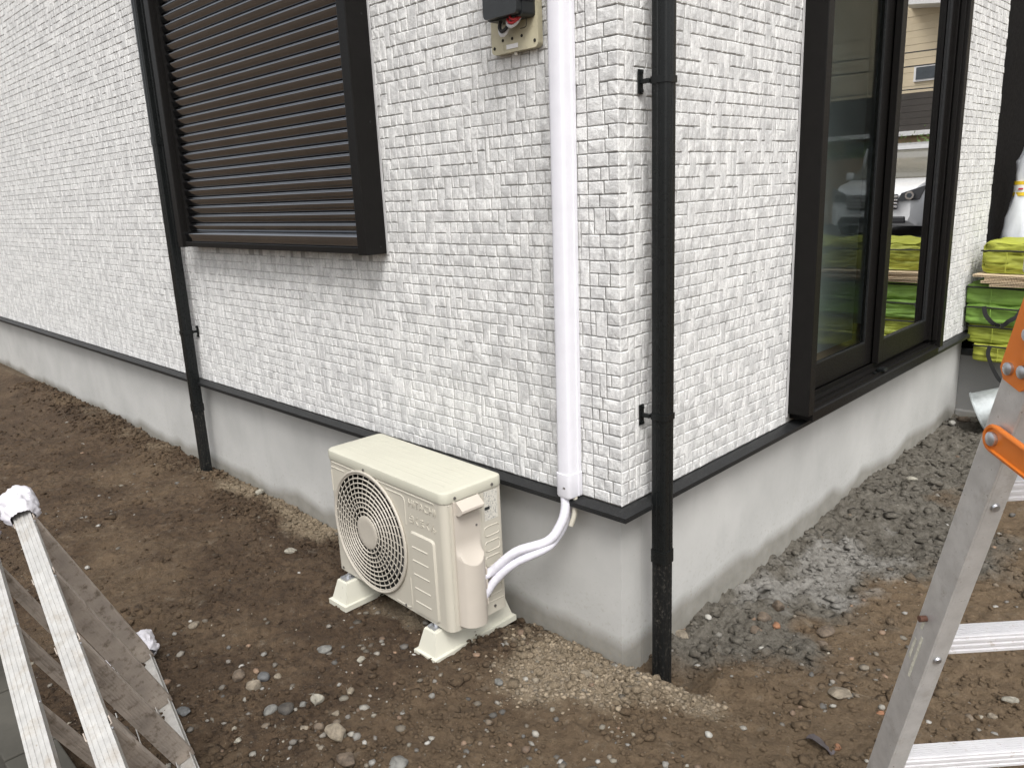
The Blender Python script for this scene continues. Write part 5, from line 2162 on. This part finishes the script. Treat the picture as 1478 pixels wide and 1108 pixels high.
for k in range(4):
    MB().box(-.47, .47, -.10, -.065, .61 + k * .066, .648 + k * .066, .006).build("grille_bar", MT['chrome'], gr)
MB().box(-.62, .62, -.04, .06, .30, .44, .03).build("air_intake", MT['cartrim'], car)

nh = empty("neighbour_house", (6.0, 21.0, .3))
tag(nh, "beige gabled house with dark lower band across the street, seen reflected in the glass", "house")
MB().box(-5, 6, 0, 7, 0, 2.30).build("ground_floor", MT['ntan'], nh)
MB().box(-5.1, 6.1, -.12, 0, 2.28, 2.40, .01).build("ledge", MT['nwhite'], nh)
dk = MB()
for k in range(6):
    dk.box(-5, 6, -.03 - .004 * (k % 2), 7, 2.401 + k * .16, 2.401 + k * .16 + .155)
dk.build("dark_cladding", MT['ndark'], nh)
bg_ = MB()
for k in range(16):
    z0 = 3.362 + k * .17
    bg_.box(-5, 6, -.01 - .006 * (k % 2), 7, z0, z0 + .166)
bg_.prism([(-5, 6.08), (6, 6.08), (.5, 8.6)], lambda u, v, t: (u, t, v), -.01, 7)
bg_.build("wall", MT['nbeige'], nh)
w_ = MB().box(-.40, .20, -.07, -.02, 3.62, 4.02, .01).build("window", MT['nwhite'], nh)
MB().box(-.34, .14, -.085, -.0705, 3.67, 3.97).build("pane", MT['nglass'], w_)
rf_ = MB()
rf_.prism([(-6.0, 4.62), (-6.0, 4.80), (.4, 4.02 + 1.6), (.4, 3.84 + 1.6)], lambda u, v, t: (u, t, v), -.75, .0)
rf_.build("porch_roof", MT['nwhite'], nh)
rf_ = MB()
rf_.prism([(-5.6, 5.9), (.5, 8.75), (6.6, 5.9), (6.6, 6.05), (.5, 8.95), (-5.6, 6.05)], lambda u, v, t: (u, t, v), -.6, 7.4)
rf_.build("roof", MT['roof'], nh)
for (x, z0, z1) in ((-1.7, 0, 2.2), (.9, 0, 2.2), (2.9, 0, 2.2)):
    MB().box(x, x + .9, -.02, .05, .4, z1).build("window", MT['nglass'], nh)

hw = empty("planter_wall", (6.0, 19.9, .345))
tag(hw, "brown retaining wall with green shrubs on top behind the minivan", "wall")
MB().box(-6, 5, 0, .3, 0, 1.72, .02).build("wall_face", MT['ntan'], hw)
for k in range(9):
    lv_, lf_ = [], []
    rr = random.Random(900 + k)
    cx = -5.2 + k * 1.15
    for q in range(420):
        a, b2, c = rr.gauss(0, .30), rr.gauss(0, .12), abs(rr.gauss(0, .22))
        ctr = Vector((a, b2, c))
        d1 = Vector((rr.gauss(0, 1), rr.gauss(0, 1), rr.gauss(0, 1))).normalized()
        d2 = d1.orthogonal().normalized()
        L_ = rr.uniform(.03, .07)
        o = len(lv_)
        lv_ += [ctr - d1 * L_, ctr + d2 * L_ * .45, ctr + d1 * L_, ctr - d2 * L_ * .45]
        lf_.append((o, o + 1, o + 2, o + 3))
    sb = MB().add(lv_, lf_).build("shrub", MT['leaf'], None, None, loc=(6.0 + cx, 20.05, 2.05))
    tag(sb, ("first", "second", "third", "fourth", "fifth", "sixth", "seventh", "eighth", "ninth")[k] + " green shrub from the left on the planter wall across the street", "shrub", "shrubs on the planter wall across the street")
for i, (y, z) in enumerate(((18.6, 4.35), (18.7, 4.05), (18.9, 3.55))):
    pts = [(-25 + 5 * k, y, z + .012 * (k - 6) ** 2 * .6 + .06 * (k - 6)) for k in range(13)]
    o = MB().tube(pts, .016, 6).build("power_cable", MT['wire'])
    tag(o, ["highest", "middle", "lowest"][i] + " black power cable over the street in front of the beige house", "cable", "power cables over the street")
